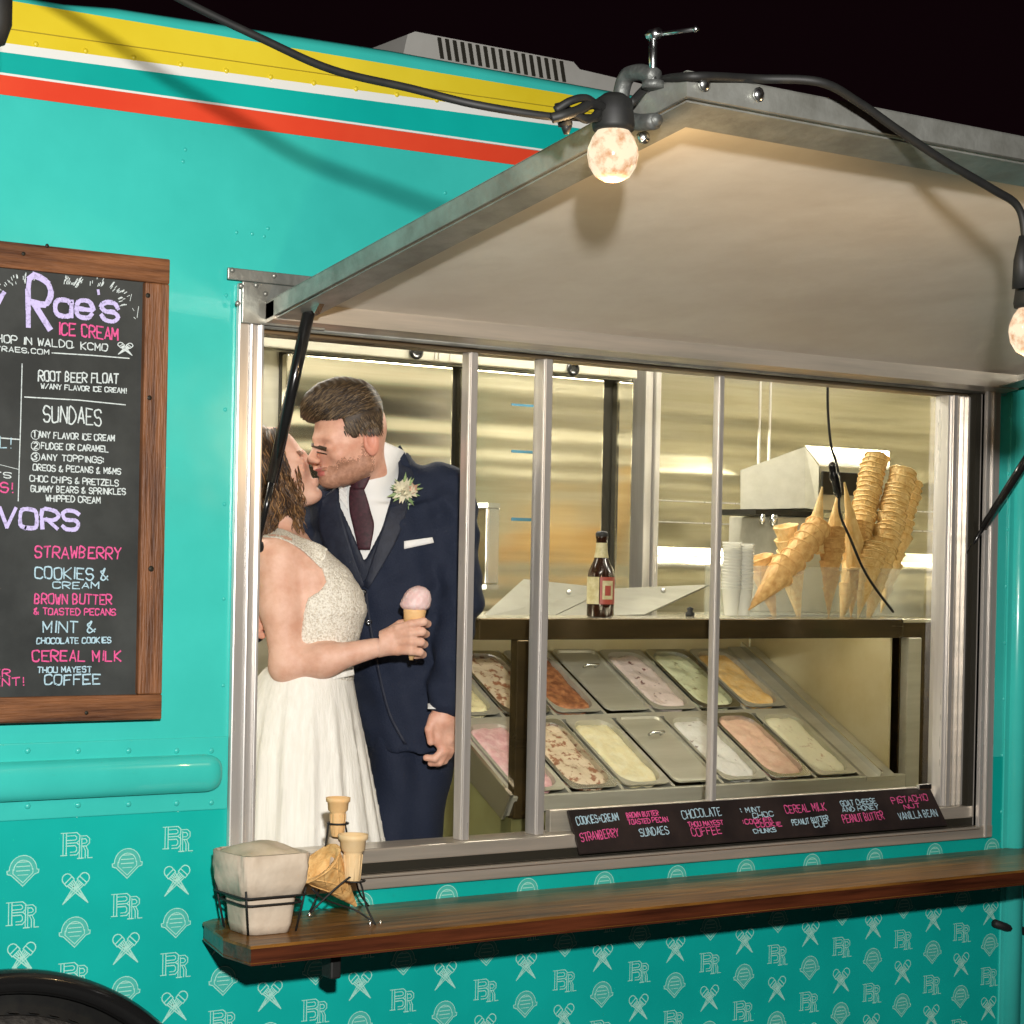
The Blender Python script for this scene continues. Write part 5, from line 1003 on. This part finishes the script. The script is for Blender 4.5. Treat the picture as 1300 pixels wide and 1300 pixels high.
# hands ------------------------------------------------------------
def hand_f(palm, fingers, k=.007):
    def f(Q):
        d = None
        for a, b, ra, rb in palm: e = cone(Q, a, b, ra, rb); d = e if d is None else smin(d, e, .014)
        for ch in fingers:
            g = None
            for (a, ra), (b, rb) in zip(ch[:-1], ch[1:]): e = cone(Q, a, b, ra, rb); g = e if g is None else smin(g, e, .003)
            d = smin(d, g, k)
        return d
    return f
gv = GV-.155
gh = hand_f([(LP(563, 893, gv), LP(562, 915, gv), .024, .024), (LP(555, 915, gv), LP(556, 938, gv), .019, .016), (LP(568, 915, gv+.01), LP(569, 938, gv+.01), .018, .014)],
            [[(LP(551, 912, gv-.01), .013), (LP(545, 926, gv-.015), .0105), (LP(547, 942, gv-.015), .0085)],
             [(LP(554, 936, gv-.004), .0105), (LP(562, 953, gv-.006), .0095), (LP(552, 963, gv-.010), .0085), (LP(541, 962, gv-.008), .0078)],
             [(LP(560, 938, gv+.002), .0105), (LP(566, 954, gv+.002), .0095), (LP(558, 968, gv), .0085), (LP(547, 969, gv+.002), .0078)],
             [(LP(567, 938, gv+.010), .010), (LP(570, 954, gv+.012), .009), (LP(564, 966, gv+.012), .008), (LP(555, 970, gv+.014), .0075)],
             [(LP(573, 936, gv+.018), .009), (LP(574, 950, gv+.02), .008), (LP(570, 960, gv+.02), .0072)]])
lo_, hi_ = LP(530, 985, 0), LP(590, 885, 0)
body('hand', gh, (lo_[0], gv-.05, lo_[2]), (hi_[0], gv+.06, hi_[2]), .0026, skin, groom, it=1)
hv_ = -.085
gh2 = hand_f([(LP(322, 800, hv_+.02), LP(312, 790, hv_+.04), .022, .026)], [[(LP(318, 770+11*i, hv_), .0095), (LP(326, 768+12*i, hv_-.012), .009), (LP(333, 771+12*i, hv_-.008), .008)] for i in range(4)])
lo_, hi_ = LP(300, 830, 0), LP(345, 745, 0)
body('hand', gh2, (lo_[0], hv_-.05, lo_[2]), (hi_[0], hv_+.09, hi_[2]), .0026, skin, groom, it=1)
# ------------------------------------------------------------ BRIDE
bto, bfrom = headframe(348, 599, .035, math.radians(-24), math.radians(4), .86, flip=-1)
bride = thing('person', 'woman in ivory lace wedding dress with curled brown hair holding an ice cream cone', 'person', tuple(PO-PB*.05-PA*.07+np.array([0, 0, ZF-PO[2]])))
BV = -.05
bsec = secpx([(682, 366, 22, BV+.02, .05), (698, 376, 36, BV, .075), (722, 392, 47, BV, .095), (752, 404, 54, BV, .102), (775, 408, 54, BV, .105), (800, 404, 51, BV, .098), (835, 397, 49, BV, .090), (870, 392, 52, BV, .10)])
ba = [LP(355, 712, BV-.055), LP(364, 842, BV-.085), LP(478, 822, BV-.115)]
BVh = BV-.115
def fing(i):
    return [(LP(506, 797+9.5*i, BVh-.020+.003*i), .0095), (LP(522, 792+11.5*i, BVh-.030), .0090), (LP(538-1.6*i, 789+13*i, BVh-.024), .0085), (LP(543-2*i, 792+13*i, BVh-.004), .0080), (LP(534-2*i, 794+13*i, BVh+.014), .0072)]
bh = hand_f([(ba[2], LP(492, 816, BVh), .0225, .022), (LP(488, 812, BVh), LP(506, 801, BVh-.008), .021, .017), (LP(488, 820, BVh), LP(504, 824, BVh-.006), .019, .014)],
            [fing(i) for i in range(4)]+[[(LP(490, 806, BVh+.010), .013), (LP(508, 793, BVh+.018), .0105), (LP(524, 788, BVh+.018), .0085)]])
def bskin(Q):
    d = loft(Q, [(a, b, c, e, f) for a, b, c, e, f in bsec])
    d = smin(d, cone(Q, LP(352, 640, .0), LP(362, 695, BV+.03), .040, .048), .03)
    d = smin(d, ell(Q, LP(350, 708, BV-.04), (.062, .05, .052)), .03)
    arm_ = smin(cone(Q, ba[0], LP(358, 770, BV-.07), .055, .048), cone(Q, LP(358, 770, BV-.07), ba[1], .048, .034), .02)
    arm_ = smin(arm_, ell(Q, LP(361, 852, BV-.08), (.030, .03, .026)), .02)
    fa = LP(412, 838, BV-.10); arm_ = smin(arm_, smin(cone(Q, ba[1], fa, .034, .033), cone(Q, fa, ba[2], .033, .0215), .03), .022)
    d = smin(d, arm_, .012)
    return smin(d, head_sdf(bto(Q), True, False)*.86, .02)
lo_, hi_ = LP(300, 880, 0), LP(420, 545, 0)
body('body', bskin, (lo_[0], -.22, lo_[2]), (LP(487, 822, 0)[0], .16, hi_[2]), .0048, skinb, bride, it=2)
lo_, hi_ = LP(478, 850, 0), LP(552, 775, 0)
body('hand', bh, (lo_[0], BVh-.06, lo_[2]), (hi_[0], BVh+.05, hi_[2]), .0025, skinb, bride, it=1)
BP = [LP(x, y, 0) for x, y in ((393, 688), (412, 694), (432, 704), (490, 740), (490, 872), (320, 872), (320, 850), (372, 832), (384, 800), (387, 778), (393, 757), (409, 748), (415, 738), (410, 722), (400, 706))]
def bod_core(Q): return loft(Q, [(a, b, c, e+.006, f+.006) for a, b, c, e, f in bsec])
def bodice(Q): return smax(bod_core(Q), np.maximum(wedge(Q, BP), -1), .004)+.0012*np.sin(Q[..., 0]*260+3*np.sin(Q[..., 2]*120))*np.sin(Q[..., 2]*240+3*np.sin(Q[..., 0]*130))
lo_, hi_ = LP(335, 880, 0), LP(475, 680, 0)
bd = body('lace_bodice', bodice, (lo_[0], -.20, lo_[2]), (hi_[0], .10, hi_[2]), .0036, lacem, bride, it=1)
drape('lace_strap', [(330, 670), (356, 671), (380, 681), (404, 690), (416, 697)], [(332, 682), (355, 684), (380, 696), (398, 712), (408, 722)], bskin, lacem, bride, off=.004, th=.003)
def skirt(Q):
    d = loft(Q, secpx([(846, 392, 52, BV, .098), (862, 387, 61, BV, .112), (900, 382, 72, BV, .13), (960, 381, 84, BV, .15), (1075, 388, 98, BV, .165), (1300, 395, 122, BV+.02, .20)]))
    S_ = np.arctan2(Q[..., 1]-BV, Q[..., 0]+.08); fade = np.clip((LP(390, 856, 0)[2]-Q[..., 2])*6, 0, 1)
    return d-fade*(.0042*np.sin(S_*17+.8*np.sin(Q[..., 2]*5))+.0026*np.sin(S_*31+1+Q[..., 2]*3))
lo_, hi_ = LP(250, 1300, 0), LP(500, 840, 0)
body('skirt', skirt, (lo_[0]-.02, -.26, lo_[2]), (hi_[0]+.05, .18, hi_[2]), .0075, satin, bride)
drape('waistband', [(345, 852), (370, 857), (410, 858), (449, 850)], [(345, 859), (370, 864), (410, 865), (450, 857)], skirt, satin, bride, off=.003, nv=12, nu=3)
# bride's hair: soft mass with locks and many curled strands
def bh_core(Q):
    d = smin(ell(Q, LP(336, 590, .03), (.062, .085, .080)), cone(Q, LP(340, 618, -.02), LP(334, 680, -.06), .052, .030), .03)
    d = smin(d, cone(Q, LP(346, 570, .0), LP(372, 640, -.03), .028, .020), .02)
    d = smin(d, cone(Q, LP(366, 625, -.03), LP(382, 668, -.05), .018, .008), .02)
    return d+.004*np.sin(Q[..., 2]*90+Q[..., 0]*120)
lo_, hi_ = LP(285, 705, 0), LP(400, 540, 0)
BH = [LP(x, y, 0) for x, y in ((290, 530), (331, 536), (347, 548), (357, 568), (362, 590), (370, 606), (378, 625), (384, 645), (389, 668), (388, 684), (370, 690), (345, 694), (290, 700))]
def bh_u(Q): return smin(bh_core(Q), head_sdf(bto(Q), False, False)*.86-.009, .012)
bhair = body('hair', lambda Q: smax(bh_u(Q), wedge(Q, BH), .008), (lo_[0], -.12, lo_[2]), (hi_[0], .13, hi_[2]), .0042, hairb, bride, it=1)
pp = []
for k in range(2400):
    t = random.random(); x0, y0 = 318+34*random.random(), 542+34*random.random()**1.5; x1, y1 = 324+62*t, 695-36*t+random.uniform(-14, 12)
    am, ph, fq = random.uniform(1.5, 4.5), random.uniform(0, 6.3), random.uniform(3.0, 6.0); bow = random.uniform(4, 13)*math.sin(math.pi*t*.9+.2); pts = []
    a0 = random.uniform(0, .55); a1 = min(1, a0+random.uniform(.25, .5))
    for j in range(16): s_ = a0+(a1-a0)*j/15; pts.append((x0+(x1-x0)*s_**1.2+bow*math.sin(math.pi*s_)+am*s_*math.sin(fq*2*math.pi*s_+ph), y0+(y1-y0)*s_))
    pp.append(pts)
strands('hair_strands', pp, bh_u, BHM, bhair, r=.0013, off=.001, lift=.009)['kind'] = 'stuff'
mb = MB()
for k in range(26):     # loose curls hanging free beside the neck
    x0 = random.uniform(366, 380); y0 = random.uniform(585, 640); ph = random.uniform(0, 6); n = 26; L_ = random.uniform(45, 75); r0 = random.uniform(2, 5)
    pts = [LW(LP(x0+min(1, j/n*1.3)*random.uniform(6, 9)+r0*math.sin(ph+j*.42)*(j/n+.15), y0+L_*j/n if y0+L_*j/n < 690 else 690-random.random(), -.055-.008*math.cos(ph+j*.42)))[0] for j in range(n)]
    sm_ = [sum(pts[max(0, j-2):j+3])/len(pts[max(0, j-2):j+3]) for j in range(n)]; mb.tube(sm_, [.0014]*(n-4)+[.001, .0008, .0006, .0004], 4, False)
tag(mb.build('loose_curls', hairb, bhair), kind='stuff')
bf = lambda q: head_sdf(bto(q), True, False)*.90
mb = MB()
for k in range(7): a = LP(376+k*.8, 574+k*.9, -.02); mb.tube([LW(a)[0], LW(a+np.array([.008, -.004, .004+.002*k*.3]))[0]], .0005, 4)
mb.build('eyelash', hairb, bride)
# ice cream cone in her hand
ic = thing('ice_cream_cone', 'wafer cone with a scoop of pale pink ice cream held in her hand', 'ice cream cone', tuple(LW(LP(524, 800, BVh))[0]))
vb = BVh-.004; a_, b_ = LW(LP(522, 838, vb))[0], LW(LP(526, 783, vb))[0]; b2_ = LW(LP(527, 770, vb))[0]; ax = b_-a_; L_ = np.linalg.norm(ax)
mb = MB(); mb.lathe([(.004, 0), (.012, L_*.3), (.0185, L_*.8), (.0215, L_*.83), (.0245, L_*1.10), (.0255, L_*1.22), (.023, L_*1.22), (.02, L_*1.0)], a_, 20, ax); mb.build('wafer', cakec, ic)
q_ = LP(529, 761, vb)
def scoop(Q):
    d = smin(ell(Q, q_, (.030, .030, .026)), ell(Q, q_+np.array([-.004, 0, -.012]), (.032, .031, .015)), .012); d = smin(d, ell(Q, q_+np.array([.006, -.004, .010]), (.022, .022, .018)), .012)
    return d+.0012*np.sin(Q[..., 0]*330)*np.sin(Q[..., 2]*300+1)*np.sin(Q[..., 1]*280)
body('scoop', scoop, q_-.045, q_+.045, .003, icp, ic, it=1)
